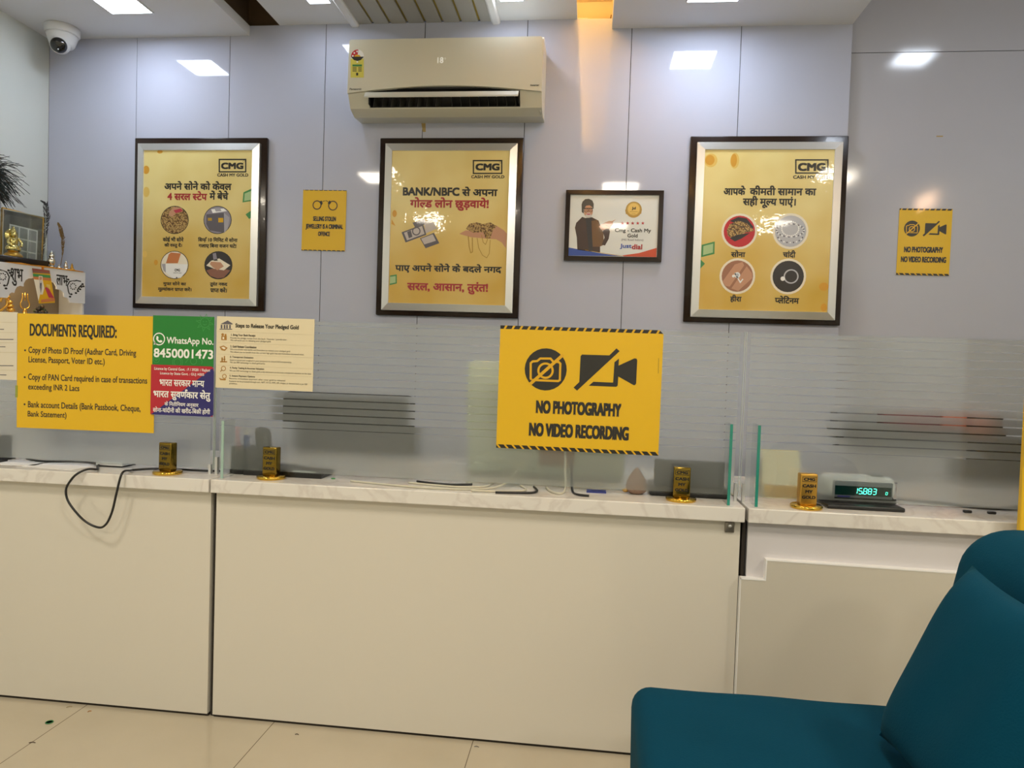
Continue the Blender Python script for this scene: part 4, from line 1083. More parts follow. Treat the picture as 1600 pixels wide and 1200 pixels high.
# dome camera in the corner
t = thing('dome_camera', 'white dome security camera with dark lens in the left ceiling corner', 'security camera', (-2.655, -0.125, ZL))
M().lathe([(0.074, 0.0), (0.077, -0.004), (0.077, -0.034), (0.072, -0.040)], white_p, n=32).build('base_ring', t)
M().lathe([(0.071, -0.040), (0.068, -0.048), (0.056, -0.084), (0.050, -0.094), (0.044, -0.097), (0.0, -0.097)], white_p, n=32).build('housing', t)
dirv = Vector((0.42, -0.76, -0.50)).normalized()
rotm = Vector((0, 0, 1)).rotation_difference(dirv).to_matrix()
bc = Vector((0.006, -0.022, -0.092))
b_ = M(); b_.ball(bc, 0.046, white_p, 24); bl = b_.build('ball', t)
M().lathe([(0.0, 0.0485), (0.016, 0.0465), (0.027, 0.0415), (0.0345, 0.0350), (0.0365, 0.0300)], mat('dark_lens_glass', '07080c', 0.08, coat=0.6), bc, 28, rotm).build('lens_window', bl)
p_ = bc + dirv * 0.0475 + Vector((0, 0, -0.016)); M().ball(p_, 0.0035, white_p, 8).build('sensor', bl)

# ------------------------------------------------------------------ service counters
ZT = 0.763
def counter(name, x0, x1, label, mt):
    t = thing(name, label, 'counter', (x0, -1.0, 0))
    w_ = x1 - x0
    M().rbox(0.0, w_, -0.335, 0.28, -0.0415 + ZT, ZT, 0.0025, marble, 2, smooth=False).build('worktop', t)
    M().box(0.006, w_ - 0.006, -0.307, -0.289, 0.010, ZT - 0.042, mt).build('front_panel', t)
    for a in (0.006, w_ - 0.024):
        M().box(a, a + 0.018, -0.289, 0.25, 0.0, ZT - 0.042, mt).build('side_panel', t)
    M().box(0.006, w_ - 0.006, -0.300, -0.286, 0.0, 0.010, gap_m).build('plinth', t)
    return t
c1 = counter('service_counter', -2.80, -1.165, 'cream counter unit at left with a black cable looping over its edge', counter_m)
c2 = counter('service_counter', -1.159, 0.4515, 'long cream counter unit in the middle under the large yellow sign', counter_m)
c3 = counter('service_counter', 0.461, 2.05, 'grey-white counter unit at right, with a stepped cream board on its front', counter_r)
M().box(-0.0055, 0.0055, -0.296, 0.2, 0.0, ZT - 0.045, gap_m).build('gap_filler', c2)
M().box(-0.0085, 0.001, -0.300, 0.2, 0.0, ZT - 0.045, gap_m).build('gap_filler', c3)
M().prism([(-0.012, 0.004), (1.5, 0.004), (1.5, 0.602), (0.557, 0.611), (0.058, 0.615), (0.057, 0.557), (-0.012, 0.557)], 'y', -0.330, -0.308, board_m).build('stepped_board', c3)
m = M()
m.prism([(0.058, 0.615), (0.557, 0.611), (1.5, 0.602), (1.5, 0.6055), (0.557, 0.6145), (0.0545, 0.6185), (0.0545, 0.5605), (-0.0135, 0.5605), (-0.0135, 0.557), (0.057, 0.557)], 'y', -0.331, -0.307, edge_white)
m.box(-0.0140, -0.012, -0.331, -0.307, 0.004, 0.5605, edge_white)
m.build('edge_band', part_label(c3, c3['label']))
m = M().rbox(1.560 , 1.587, -0.313, -0.3065, 0.686, 0.716, 0.002, mat('dull_metal', '8d867c', 0.4, metal=0.8), 2); br = m.build('lock_plate', c2)
M().lathe([(0.0, 0.0), (0.006, 0.0), (0.005, 0.004), (0.0, 0.005)], alu, (1.574, -0.313, 0.706), 12, Matrix.Rotation(PI / 2, 3, 'X')).build('keyhole', br)

# ------------------------------------------------------------------ glass screen on the counters
def pane(x0, x1, label, fins, window=None):
    t = thing('glass_screen', label, 'glass partition', (x0, -1.235, ZT))
    w_ = x1 - x0; zb = 0.015; zt = 1.2690 - ZT
    m = M().box(0, w_, 0, 0.006, zb, zt, glass)
    m.build('pane', t)
    for a in (-0.0013, w_ + 0.0001):
        M().box(a, a + 0.0012, 0, 0.006, zb, zt, gl_joint).build('edge', t)
    m = M()                                                        # frosted film with clear cut lines
    zf = 0.0175; y = 0.0072
    strips = []
    z = 0.158
    strips.append((zf, z - 0.0008))
    k = 0
    while z < zt - 0.012:
        g = 0.0012 if k == 0 else 0.0019
        z2 = min(z + 0.0237, zt - 0.004)
        strips.append((z + g, z2 - (0.0019 if z2 < zt - 0.012 else 0)))
        z = z2; k += 1
    quads = [(0.012, w_ - 0.012, a, b) for a, b in strips]
    if window:                                                     # clear rectangle left open in the film
        q = quads.pop(0); u0, u1, v0, v1 = window
        quads += [(q[0], u0, q[2], q[3]), (u1, q[1], q[2], q[3]), (u0, u1, q[2], v0), (u0, u1, v1, q[3])]
    for c, d, a, b in quads:
        m.add([(c, y, a), (d, y, a), (d, y, b), (c, y, b)], [(0, 1, 2, 3)], film)
    m.build('frosted_film', t)
    for fx, fh in fins:
        f = M().box(fx - 0.004, fx + 0.004, -0.0705, -0.001, 0.0005, fh, glass).build('side_fin', t)
        M().box(fx - 0.004, fx + 0.004, -0.0730, -0.0706, 0.0005, fh, gl_edge_d if fh > 0.2 else gl_edge).build('fin_edge', f)
    for a in (0.004, w_ - 0.012):
        M().box(a, a + 0.008, -0.004, 0.010, 0.0, 0.055 if fins else 0.03, alu).build('clip', t)
pane(-2.80, -1.209, 'frosted glass pane at left carrying the documents and phone number signs', [])
pane(-1.203, 0.450, 'wide frosted glass pane in the middle carrying the large yellow sign', [(0.066, 0.181), (1.612, 0.236)])
pane(0.457, 2.05, 'frosted glass pane at right in front of the digital weight display', [(0.030, 0.236)], (0.728 - 0.457, 0.902 - 0.457, 0.0235, 0.079))

t = sheet_sign('notice_sign', 'docs', -1.658, -1.2375, 1.076, 0.489, 0.381, ysign, 'yellow notice of documents required, on the left glass pane', 'sign', rot=-0.004)
t = sheet_sign('phone_sign', 'green', -1.315, -1.2395, 1.190, 0.210, 0.162, mat('green_sign_sheet', '0b7a24', 0.35, coat=0.3), 'green sign with a white phone number beside the yellow documents notice', 'sign')
t = sheet_sign('licence_sign', 'red', -1.315, -1.2425, 1.030, 0.214, 0.162, mat('red_sign_sheet', 'b3142a', 0.35, coat=0.3), 'red and dark blue sign in Hindi just below the green phone sign', 'sign', cut=0.006)
t = sheet_sign('steps_notice', 'steps', -1.039, -1.2375, 1.158, 0.326, 0.230, mat('cream_sheet', 'ded2b2', 0.45), 'cream paper notice of five steps on the glass right of the green sign', 'notice', rot=0.004)
t = sheet_sign('steps_notice', 'paper', -1.997, -1.2375, 1.156, 0.190, 0.226, mat('white_sheet', 'd8d0be', 0.45), 'white paper notice cut by the left frame edge beside the yellow notice', 'notice')
t = sheet_sign('warning_sign', 'nop', -0.035, -1.2375, 1.079, 0.494, 0.378, ysign, 'large yellow no photography sign on the middle glass pane', 'sign', cut=0.012, rot=0.004)
M().prism([(-0.247, 0.1785), (0.2455, 0.1785), (0.2355, 0.189), (-0.247, 0.189)], 'y', -0.0004, 0.0, haz_a).build('hazard_band', t)
M().box(-0.247, 0.247, -0.0004, 0.0, -0.189, -0.1778, haz_b).build('hazard_band', t)
o = M().box(-1.907, -1.899, -1.2382, -1.2365, 0.985, 1.025, mat('olive_tape', '8f9a3a', 0.5)).build('tape_strip'); tag(o, 'olive tape tab on the glass at the left edge of the documents notice', 'tape')

# ------------------------------------------------------------------ gold display bars
def gold_bar(x, y, rz, label, front):
    t = thing('gold_bar_trophy', label, 'trophy', (x, y, ZT), rz, 'gold bar trophies along the counters')
    M().lathe([(0.043, 0.0), (0.0445, 0.002), (0.0445, 0.008), (0.042, 0.0105), (0.0, 0.0105)], gold, n=40).build('base', t)
    m = M().rbox(-0.0245, 0.0245, -0.014, 0.014, 0.0105, 0.101, 0.0035, front, 3); m.build('bar', t)
    m = M()
    fm = mat('engraved_black', '100d08', 0.5)
    fit_text(m, 'CMG', -0.0165, 0.0165, 0.0855, 0.0085, -0.01425, fm, 0.06)
    yy = -0.01425
    for q in ((-0.0205, 0.0205, 0.0915, 0.0930), (-0.0205, 0.0205, 0.0780, 0.0795), (-0.0205, -0.0192, 0.0795, 0.0915), (0.0192, 0.0205, 0.0795, 0.0915)):
        m.add([(q[0], yy, q[2]), (q[1], yy, q[2]), (q[1], yy, q[3]), (q[0], yy, q[3])], [(0, 1, 2, 3)], fm)
    m.build('logo', t)
    for wd, hx, z in (('CASH', 0.0195, 0.0665), ('MY', 0.0105, 0.0500), ('GOLD', 0.0195, 0.0335)):
        m = M(); fit_text(m, wd, -hx, hx, z, 0.0090, yy, fm, 0.05); m.build('lettering', t)
gold_bar(-1.338, -1.275, -0.20, 'gold bar trophy on the left counter beside the black cable', bar_gold)
gold_bar(-0.996, -1.262, -0.12, 'gold bar trophy in front of the pen cup and black handset', bar_gold)
gold_bar(0.279, -1.268, -0.03, 'gold bar trophy in front of the black box device', bar_gold)
gold_bar(0.634, -1.280, 0.10, 'gold bar trophy with matt front beside the digital weight display', gold_b)

# digital weight display
t = thing('weight_display', 'grey digital weight display reading 15.883 in green on the right counter', 'scale display', (0.803, -1.1797, ZT), 0.0)
grey_b = mat('pale_grey_casing', 'c6cacb', 0.4)
M().rbox(-0.108, 0.106, -0.095, 0.06, 0.0, 0.0125, 0.004, black_p, 2).build('base', t)
M().prism([(-0.108, 0.0125), (0.108, 0.0125), (0.095, 0.032), (-0.095, 0.032)], 'y', -0.030, 0.05, black_p).build('neck', t)
m = M().rbox(-0.109, 0.107, -0.040, 0.045, 0.018, 0.091, 0.030, grey_b, 5)
m.build('casing', t)
fc = M().rbox(-0.078, 0.090, -0.0445, -0.038, 0.0255, 0.075, 0.003, mat('slate_bezel', '5f666b', 0.4), 2).build('bezel', t)
scr = M().box(-0.073, 0.085, -0.0456, -0.0446, 0.0345, 0.0615, mat('green_black_screen', '06231f', 0.15)).build('screen', fc)
seg = mat('green_digit_glow', '52ffd8', 0.5, emit=2.2)
SEG = {'1': 'bc', '5': 'afgcd', '8': 'abcdefg', '3': 'abgcd', '0': 'abcdef'}
def digit(m, ch, x, z, w_, h, y, mt):
    k = w_ * 0.19; sl = 0.10
    R_ = dict(a=(0.12, .88, 1, 0), b=(1, .55, 1, .95), c=(1, .05, 1, .45), d=(.12, 0, .88, 0), e=(0, .05, 0, .45), f=(0, .55, 0, .95), g=(.12, .5, .88, .5))
    R_['a'] = (.12, 1, .88, 1)
    for c in SEG[ch]:
        a = R_[c]; p, q = (x + a[0] * w_ + sl * a[1] * h, z + a[1] * h), (x + a[2] * w_ + sl * a[3] * h, z + a[3] * h)
        vs, fs = stroke([p, q], k)
        m.add([(v[0], y, v[1]) for v in vs], fs, mt)
m = M()
xx = -0.020
for ch in '15883':
    digit(m, ch, xx, 0.0400, 0.0090, 0.0165, -0.0460, seg); xx += 0.0132
m.box(0.0035, 0.0053, -0.0461, -0.0459, 0.0395, 0.0413, seg)
digit(m, '0', 0.0690, 0.0405, 0.005, 0.008, -0.0460, seg)
m.build('digits', fc)
M().box(-0.066, -0.030, -0.0449, -0.0446, 0.0280, 0.0320, mat('print_navy', PC['navy'], 0.4)).build('badge', fc)
M().rbox(0.035, 0.070, -0.02, 0.02, 0.0905, 0.0950, 0.002, mat('slate_bezel', '5f666b', 0.4), 2).build('top_button', t)
o = M().tube([(0.93, -1.115, ZT + 0.008), (1.02, -1.10, ZT + 0.004), (1.10, -1.13, ZT + 0.004), (1.18, -1.16, ZT + 0.004), (1.26, -1.15, ZT + 0.004), (1.34, -1.10, ZT + 0.004)], 0.003, black_p).build('power_cable'); tag(o, 'thin black cable running right from the digital weight display', 'cable')

# black cable hanging over the left counter
pts = [(-1.93, -1.16, .768), (-1.84, -1.19, .768), (-1.72, -1.16, .768), (-1.635, -1.20, .769), (-1.612, -1.235, .768), (-1.596, -1.255, .768), (-1.563, -1.30, .770), (-1.572, -1.330, .7745), (-1.590, -1.350, .764), (-1.612, -1.352, .742), (-1.629, -1.352, .710), (-1.620, -1.350, .669), (-1.572, -1.348, .617), (-1.523, -1.348, .596), (-1.496, -1.348, .606),
       (-1.474, -1.350, .647), (-1.458, -1.352, .709), (-1.446, -1.350, .762), (-1.448, -1.330, .7745), (-1.456, -1.290, .770), (-1.462, -1.265, .768), (-1.42, -1.225, .768), (-1.36, -1.212, .768), (-1.27, -1.212, .768), (-1.20, -1.205, .768)]
o = M().tube([(a, b, c - 0.0004) for a, b, c in pts], 0.0036, black_p, 8).build('black_cable'); tag(o, 'black cable hanging in a loop over the left counter edge', 'cable')
def cable(pts, r, mt, label, name='loose_cable'):
    o = M().tube([(a, b, ZT + c + r) for a, b, c in pts], r, mt).build(name); return tag(o, label, 'cable')
wire_w = mat('white_cable', 'c4c0ae', 0.5)
cable([(-0.74, -1.250, 0), (-0.62, -1.278, 0), (-0.50, -1.300, 0), (-0.42, -1.296, 0), (-0.34, -1.280, 0), (-0.28, -1.235, 0.002), (-0.24, -1.17, 0.02), (-0.19, -1.07, 0.10)], 0.0032, wire_w, 'white cable rising from the middle counter top behind the glass')
cable([(-0.56, -1.225, 0.0), (-0.48, -1.245, 0.0), (-0.38, -1.255, 0.0), (-0.315, -1.222, 0.0), (-0.30, -1.16, 0.0)], 0.0032, wire_w, 'short white cable lying flat under the glass left of the large sign')
cable([(-0.21, -1.170, 0.0), (-0.185, -1.245, 0.0), (-0.22, -1.286, 0.0), (-0.29, -1.300, 0.0), (-0.345, -1.306, 0.0)], 0.0032, wire_w, 'white cable hooking under the glass below the large sign')
cable([(-0.125, -1.19, 0.0), (-0.110, -1.245, 0), (-0.085, -1.278, 0), (-0.070, -1.255, 0), (-0.066, -1.215, 0.010), (-0.068, -1.200, 0.06), (-0.072, -1.195, 0.16)], 0.0036, wire_w, 'thick white lead looping up behind the large yellow sign')
cable([(-0.54, -1.195, 0.0), (-0.49, -1.214, 0.0), (-0.43, -1.225, 0.0), (-0.36, -1.200, 0)], 0.0036, black_p, 'short black cable left of the white cables on the middle counter')
cable([(-0.165, -1.19, 0.0), (-0.150, -1.255, 0.0), (-0.165, -1.292, 0.0), (-0.22, -1.306, 0.0), (-0.27, -1.316, 0.0)], 0.0038, black_p, 'black cable bent in front of the white cables on the middle counter')
cable([(-0.050, -1.195, 0.10), (-0.047, -1.208, 0.03), (-0.042, -1.235, 0.0), (-0.025, -1.280, 0.0), (0.008, -1.290, 0.0)], 0.0036, black_p, 'black plug lead dropping beside the thick white lead')

# things behind and under the glass
t = thing('desktop_device', 'black box device with low tray behind the third gold bar', 'device', (0.312, -1.140, ZT))
M().rbox(-0.118, 0.113, -0.075, 0.05, 0.0, 0.028, 0.006, black_p, 2).build('tray', t)
M().rbox(-0.105, 0.105, -0.062, -0.030, 0.028, 0.108, 0.006, black_m, 2).build('back_box', t)
t = thing('cone_ornament', 'brown pointed ornament standing under the glass beside the black box', 'ornament', (0.153, -1.192, ZT))
M().lathe([(0.0, 0.0), (0.020, 0.001), (0.031, 0.010), (0.033, 0.022), (0.029, 0.040), (0.020, 0.058), (0.010, 0.072), (0.002, 0.080), (0.0, 0.080)], mat('brown_shell', '8a6a58', 0.3, vary=0.15, vscale=40), n=20).build('cone', t)
M().ball((-0.033, -0.006, 0.010), 0.009, gold_b, 12, (1.2, 1, .7)).build('knob', t)
t = thing('pen_cup', 'black round pen cup behind the glass at the middle pane left end', 'pen cup', (-1.130, -1.180, ZT))
M().lathe([(0.040, 0.0), (0.043, 0.003), (0.043, 0.085), (0.040, 0.085), (0.040, 0.006), (0.0, 0.006)], black_m, n=24).build('cup', t)
for nm, x, y, dx, dy, ln, hx, lb in (('pen', -0.012, 0.0, -0.022, 0, 0.15, 'b8808a', 'pink pen leaning left in the black pen cup'), ('marker', 0.012, -0.01, 0.0, -0.004, 0.125, '23407e', 'blue marker standing in the black pen cup'), ('pen', 0.0, 0.014, -0.012, 0.01, 0.14, 'cfc9b6', 'pale pen leaning back in the black pen cup')):
    o = M().tube([(-1.130 + x, -1.180 + y, ZT + 0.008), (-1.130 + x + dx, -1.180 + y + dy, ZT + ln)], 0.005 if nm == 'pen' else 0.009, mat('pen_' + hx, hx, 0.4), sub=1).build(nm); tag(o, lb, nm)
t = thing('desk_handset', 'black telephone handset standing upright behind the second gold bar', 'handset', (-1.042, -1.203, ZT))
M().rbox(-0.024, 0.024, -0.02, 0.02, 0.0, 0.155, 0.018, black_m, 4, fn=lambda c: Vector((c.x - 0.02 * (c.z / 0.155) ** 2 + 0.0, c.y, c.z))).build('body', t)
t = thing('keypad_device', 'black device with a row of pale keys right of the second gold bar', 'keypad', (-0.907, -1.199, ZT))
M().prism([(-0.20, 0.0), (0.062, 0.0), (0.064, 0.016), (-0.04, 0.018), (-0.075, 0.026), (-0.20, 0.024)], 'y', -0.028, 0.07, black_p).build('body', t)
for i in range(6):
    M().rbox(-0.038 + i * 0.013, -0.029 + i * 0.013, -0.026, -0.012, 0.0165, 0.0205, 0.001, mat('pale_keys', 'b9bcb6', 0.4), 1).build('key', t)
t = thing('office_machine', 'pale box-shaped machine on the counter behind the large yellow sign', 'machine', (-0.145, -0.93, ZT))
M().rbox(-0.272, 0.272, -0.09, 0.15, 0.0, 0.395, 0.02, mat('pale_green_white', 'b9bfae', 0.5), 3).build('body', t)
M().rbox(-0.02, 0.10, -0.098, -0.088, 0.045, 0.10, 0.003, mat('brown_panel', '8d6a44', 0.5), 2).build('brown_panel', t)
t = thing('desk_calendar', 'cream desk calendar behind the glass left of the last gold bar', 'calendar', (0.600, -1.125, ZT))
M().prism([(-0.014, 0.0), (-0.012, 0.0), (0.036, 0.143), (0.034, 0.145)], 'x', -0.058, 0.058, mat('cream_card', 'ded8b8', 0.5)).build('front_leaf', t)
M().prism([(0.086, 0.0), (0.084, 0.0), (0.033, 0.145), (0.035, 0.146)], 'x', -0.058, 0.058, mat('cream_card', 'ded8b8', 0.5)).build('rear_leaf', t)
M().prism([(-0.0150, 0.003), (-0.0143, 0.003), (-0.001, 0.040), (-0.0017, 0.040)], 'x', -0.054, 0.054, mat('print_yeld', PC['yeld'], 0.4)).build('band', t)
t = thing('wifi_router', 'flat white box under the glass left of the first gold bar', 'router', (-1.585, -1.185, ZT))
M().rbox(-0.048, 0.048, -0.03, 0.05, 0.004, 0.016, 0.004, white_p, 2).build('body', t)
M().box(-0.044, 0.044, -0.026, 0.046, 0.0, 0.004, black_p).build('foot', t)
t = thing('card_reader', 'black upright device at the left frame edge on the left counter', 'device', (-1.998, -1.186, ZT))
M().rbox(-0.06, 0.012, -0.03, 0.05, 0.0, 0.085, 0.006, black_p, 2).build('body', t)
M().rbox(-0.03, 0.040, -0.055, -0.02, 0.0, 0.009, 0.004, black_p, 2).build('plug', t)
for x, y, rz, wd, h, lb in ((-1.90, -1.22, 0.12, 0.16, 0.10, 'white paper lying on the left counter beside the black device'), (-1.74, -1.235, -0.10, 0.19, 0.12, 'white paper lying on the left counter below the documents notice')):
    o = M().rbox(-wd / 2, wd / 2, -h / 2, h / 2, 0, 0.0012, 0.0003, mat('paper_white', 'e4e4e6', 0.6), 1, smooth=False).build('paper_sheet', None, (x, y, ZT)); o.rotation_euler = (0, 0, rz); tag(o, lb, 'paper')
o = M().tube([(-1.245, -1.195, ZT + 0.005), (-1.228, -1.205, ZT + 0.005)], 0.002, white_p).build('cable_tip'); o.parent = bpy.data.objects['black_cable']
o = M().rbox(-0.006, 0.006, -0.004, 0.004, 0, 0.003, 0.001, mat('green_scrap', '2f8a3a', 0.5), 1).build('green_scrap', None, (-0.81, -1.215, ZT)); tag(o, 'tiny green scrap on the counter right of the keypad', 'scrap')
o = M().box(-0.03, 0.03, -0.02, 0.02, 0, 0.004, mat('blue_plastic', '25307a', 0.4)).build('blue_card', None, (0.03, -1.200, ZT)); tag(o, 'small blue card on the counter behind the glass under the yellow sign', 'card')
for x, lb in ((1.118, 'left of two black clips under the right glass pane'), (1.185, 'right of two black clips under the right glass pane')):
    o = M().rbox(-0.011, 0.011, -0.006, 0.006, 0, 0.008, 0.002, black_p, 1).build('binder_clip', None, (x * 0.985, -1.222, ZT)); tag(o, lb, 'clip')

def office_chair(x, y, rz, h, wd, label):
    t = thing('office_chair', label, 'chair', (x, y, 0), rz, 'black chairs behind the counters')
    M().rbox(-wd / 2, wd / 2, 0.20, 0.26, 0.56, h, 0.028, black_m, 4, cuts=4, fn=lambda c: Vector((c.x, c.y, c.z))).build('backrest', t)
    M().rbox(-wd / 2, wd / 2, -0.24, 0.24, 0.42, 0.50, 0.03, black_m, 3).build('seat', t)
    M().box(-0.03, 0.03, 0.21, 0.235, 0.44, 0.62, black_p).build('back_bar', t)
    M().lathe([(0.025, 0.09), (0.025, 0.42)], black_p, n=12).build('post', t)
    for i in range(5):
        a = i * 2 * PI / 5 + 0.3
        l = M().tube([(0, 0, 0.095), (0.13 * math.cos(a), 0.13 * math.sin(a), 0.085), (0.25 * math.cos(a), 0.25 * math.sin(a), 0.065)], 0.016, black_p).build('leg', t)
        M().ball((0.25 * math.cos(a), 0.25 * math.sin(a), 0.027), 0.027, black_p, 10).build('castor', l)
office_chair(-0.955, -0.44, PI, 1.01, 0.54, 'black chair seen through the middle glass, right of the pen cup')
office_chair(1.64, -0.42, PI, 0.935, 0.52, 'black chair seen through the right glass pane at the frame edge')
t = thing('wall_shelf', 'dark narrow wall shelf seen through the clear lines of the right glass', 'shelf', (1.45, 0.03, 0.90))
M().box(-0.36, 0.36, -0.13, -0.0005, 0.0, 0.02, black_m).build('board', t)
for x in (-0.3, 0.3): M().prism([(-0.0005, -0.001), (-0.11, -0.001), (-0.0005, -0.08)], 'x', x - 0.008, x + 0.008, black_m).build('bracket', t)
for x, wd, h, hx, nm, lb in ((1.19, 0.17, 0.075, '6f7078', 'folder', 'grey folder at the left end of the wall shelf behind the right glass'), (1.42, 0.24, 0.072, '6a2a34', 'folder', 'dark red folder in the middle of the wall shelf behind the right glass'), (1.60, 0.10, 0.078, 'bc6248', 'box', 'orange box on the wall shelf behind the right glass'), (1.74, 0.12, 0.070, '25242a', 'box', 'black box at the right end of the wall shelf behind the glass')):
    o = M().rbox(-wd / 2, wd / 2, -0.05, 0.05, 0, h, 0.004, mat('shelf_' + hx, hx, 0.5), 1).build(nm, None, (x, -0.045, 0.9205)); tag(o, lb, nm)
# ------------------------------------------------------------------ shrine in the left corner
TH = math.atan2(math.cos(math.radians(19.6)), math.sin(math.radians(19.6)))
DX, DY = math.cos(TH), math.sin(TH)
def sloc(s, d, z=0.0): return (-2.45 + DX * s - DY * d, -0.21 + DY * s + DX * d, z)
white_b = mat('white_shrine_board', 'd6d6d8', 0.4)
cab = thing('side_cabinet', 'plain white cabinet under the shrine behind the left glass', 'cabinet', sloc(-0.2, 0.1), TH)
M().box(-0.205, 0.205, -0.10, 0.10, 0.06, 1.270, white_b).build('body', cab)
M().box(-0.20, 0.20, -0.09, 0.09, 0.0, 0.06, gap_m).build('plinth', cab)
dr = M().box(-0.198, 0.198, -0.112, -0.1005, 0.07, 1.265, white_b).build('door', cab)
M().rbox(0.16, 0.172, -0.128, -0.112, 0.80, 0.92, 0.003, alu, 2).build('handle', dr)
ZS0 = 1.2705
sh = thing('home_shrine', 'white scalloped shrine box with black Hindi lettering in the left corner', 'shrine', sloc(0, 0, 0), TH)
sc_pts = [(-0.400, 1.365), (-0.350, 1.366), (-0.344, 1.373), (-0.340, 1.385), (-0.329, 1.393), (-0.320, 1.391), (-0.317, 1.404), (-0.310, 1.418), (-0.295, 1.426), (-0.281, 1.424), (-0.281, 1.437), (-0.273, 1.453), (-0.260, 1.462), (-0.246, 1.464), (-0.229, 1.475), (-0.19, 1.476), (-0.164, 1.463), (-0.146, 1.455), (-0.136, 1.438), (-0.136, 1.428), (-0.117, 1.425), (-0.104, 1.415), (-0.1, 1.394), (-0.088, 1.392), (-0.078, 1.384), (-0.075, 1.370), (0.0, 1.371)]
M().prism(sc_pts + [(0.0, 1.521), (-0.400, 1.521)], 'y', 0.0, 0.008, white_b).build('front_panel', sh)
M().box(-0.008, 0.0, 0.0085, 0.2, ZS0, 1.513, white_b).build('side_panel', sh); M().box(-0.400, -0.392, 0.0085, 0.2, ZS0, 1.513, white_b).build('side_panel', sh)
M().box(-0.392, -0.008, 0.192, 0.2, ZS0 + 0.008, 1.513, mat('brown_grey_board', '857868', 0.6)).build('back_panel', sh)
M().box(-0.400, 0.0, 0.0085, 0.2, 1.513, 1.521, white_b).build('top', sh); M().box(-0.392, -0.008, 0.0, 0.192, ZS0, ZS0 + 0.008, white_b).build('floor_board', sh)
L_ = [('T', 'lettering', 1, 'ink', 'शुभ', -338, -284, 1461, 78, .012), ('T', 'lettering', 1, 'ink', 'लाभ', -138, -86, 1471, 50, .012)]
def flower(cx, cz, k):
    r = []
    r.append(('L', 'ornament', 1, 'ink', 5.5, [(cx + k * 32, cz + 20), (cx + k * 12, cz + 22), (cx - k * 4, cz + 16), (cx + k * 10, cz + 24), (cx - k * 22, cz + 14), (cx - k * 33, cz - 6), (cx - k * 28, cz - 34), (cx - k * 22, cz - 48)]))
    for a in range(9):
        t_ = a * 0.7; r.append(('C', 'ornament', 1, 'ink', cx - k * (6 + 13 * math.cos(t_)), cz - 8 + 14 * math.sin(t_), 3.2, 3.2))
    for x_, z_ in ((40, 8), (34, -6), (28, -18), (18, -28), (8, -38), (-20, -58), (-14, -46), (-30, 22), (-36, 12), (44, -2)):
        r.append(('C', 'ornament', 1, 'ink', cx + k * x_, cz + z_, 6.0, 4.6))
    r.append(('L', 'ornament', 1, 'ink', 6, [(cx + k * 36, cz + 4), (cx + k * 24, cz - 8), (cx + k * 14, cz - 24)]))
    return r
prints(sh, L_ + flower(-375, 1465, -1) + flower(-53, 1456, 1))

ld = bpy.data.lights.new('shrine_lamp', 'POINT'); ld.energy = 0.35; ld.color = (1.0, 0.78, 0.45); ld.shadow_soft_size = 0.01
lo = bpy.data.objects.new('shrine_lamp', ld); lo.location = sloc(-0.27, 0.03, 1.46); COL.objects.link(lo)       # little lamp behind the scalloped front
goldglow = mat('brass_lit', 'e8b95a', 0.22, metal=0.9)
t = thing('brass_symbol', 'curled golden brass symbol inside the shrine at the left frame edge', 'ornament', sloc(-0.33, 0.06, ZS0 + 0.0085), TH)
M().tube([(-0.03, 0, 0.016), (-0.01, 0, 0.035), (0.012, 0, 0.060), (0.010, 0, 0.085), (-0.008, 0, 0.088), (-0.014, 0, 0.070)], 0.005, goldglow).build('curl', t)
M().tube([(-0.035, 0, 0.0045), (0.0, 0, 0.006), (0.010, 0, 0.0045)], 0.004, goldglow).build('foot', t)
t = thing('brass_figure', 'golden figure of stacked beads and rings between the curl and trident', 'figurine', sloc(-0.297, 0.07, ZS0 + 0.0085), TH)
M().lathe([(0.016, 0.0), (0.018, 0.006), (0.010, 0.014), (0.010, 0.03)], goldglow).build('foot', t)
for i in range(3): M().lathe([(0.009, 0.030 + i * .017), (0.018 - i * .002, 0.036 + i * .017), (0.018 - i * .002, 0.042 + i * .017), (0.009, 0.047 + i * .017)], goldglow, (-0.003 * i, 0, 0)).build('ring', t)
M().ball((-0.014, 0, 0.095), 0.012, goldglow).build('head', t)
t = thing('brass_trident', 'golden trident with bell-shaped foot inside the shrine', 'ornament', sloc(-0.241, 0.06, ZS0 + 0.0085), TH)
M().lathe([(0.017, 0.0), (0.015, 0.012), (0.012, 0.03), (0.006, 0.043), (0.004, 0.05)], goldglow).build('foot', t)
M().tube([(0.0, 0, 0.045), (0.016, 0, 0.055), (0.019, 0, 0.072), (0.012, 0, 0.092), (0.011, 0, 0.118)], 0.003, goldglow).build('prong', t)
M().tube([(0.0, 0, 0.045), (-0.016, 0, 0.055), (-0.019, 0, 0.072), (-0.012, 0, 0.092), (-0.011, 0, 0.118)], 0.003, goldglow).build('prong', t)
M().tube([(0, 0, 0.085), (0, 0, 0.122)], 0.003, goldglow).build('prong', t)
t = thing('bead_cluster', 'dark beaded cluster on the shrine floor under the hanging picture', 'beads', sloc(-0.172, 0.05, ZS0 + 0.0085), TH)
m = M()
for i in range(46):
    a = random.uniform(0, 2 * PI); r = random.uniform(0, 0.034); z = random.uniform(0.0095, 0.012 + 0.062 * (1 - r / 0.06))
    m.ball((r * math.cos(a), r * math.sin(a) * 0.8, z), 0.0085, mat(('bead_dark', 'bead_brown', 'bead_olive')[i % 3], ('2a221c', '5a4630', '46502c')[i % 3], 0.35), 8)
m.build('beads', t)
t = thing('picture_card', 'bright yellow picture card of a robed bearded figure hung on the shrine', 'picture', sloc(0, 0, 0), TH)
cpts = [it for it in PRINTS['deity_card'] if it[2] == 0][0][4]
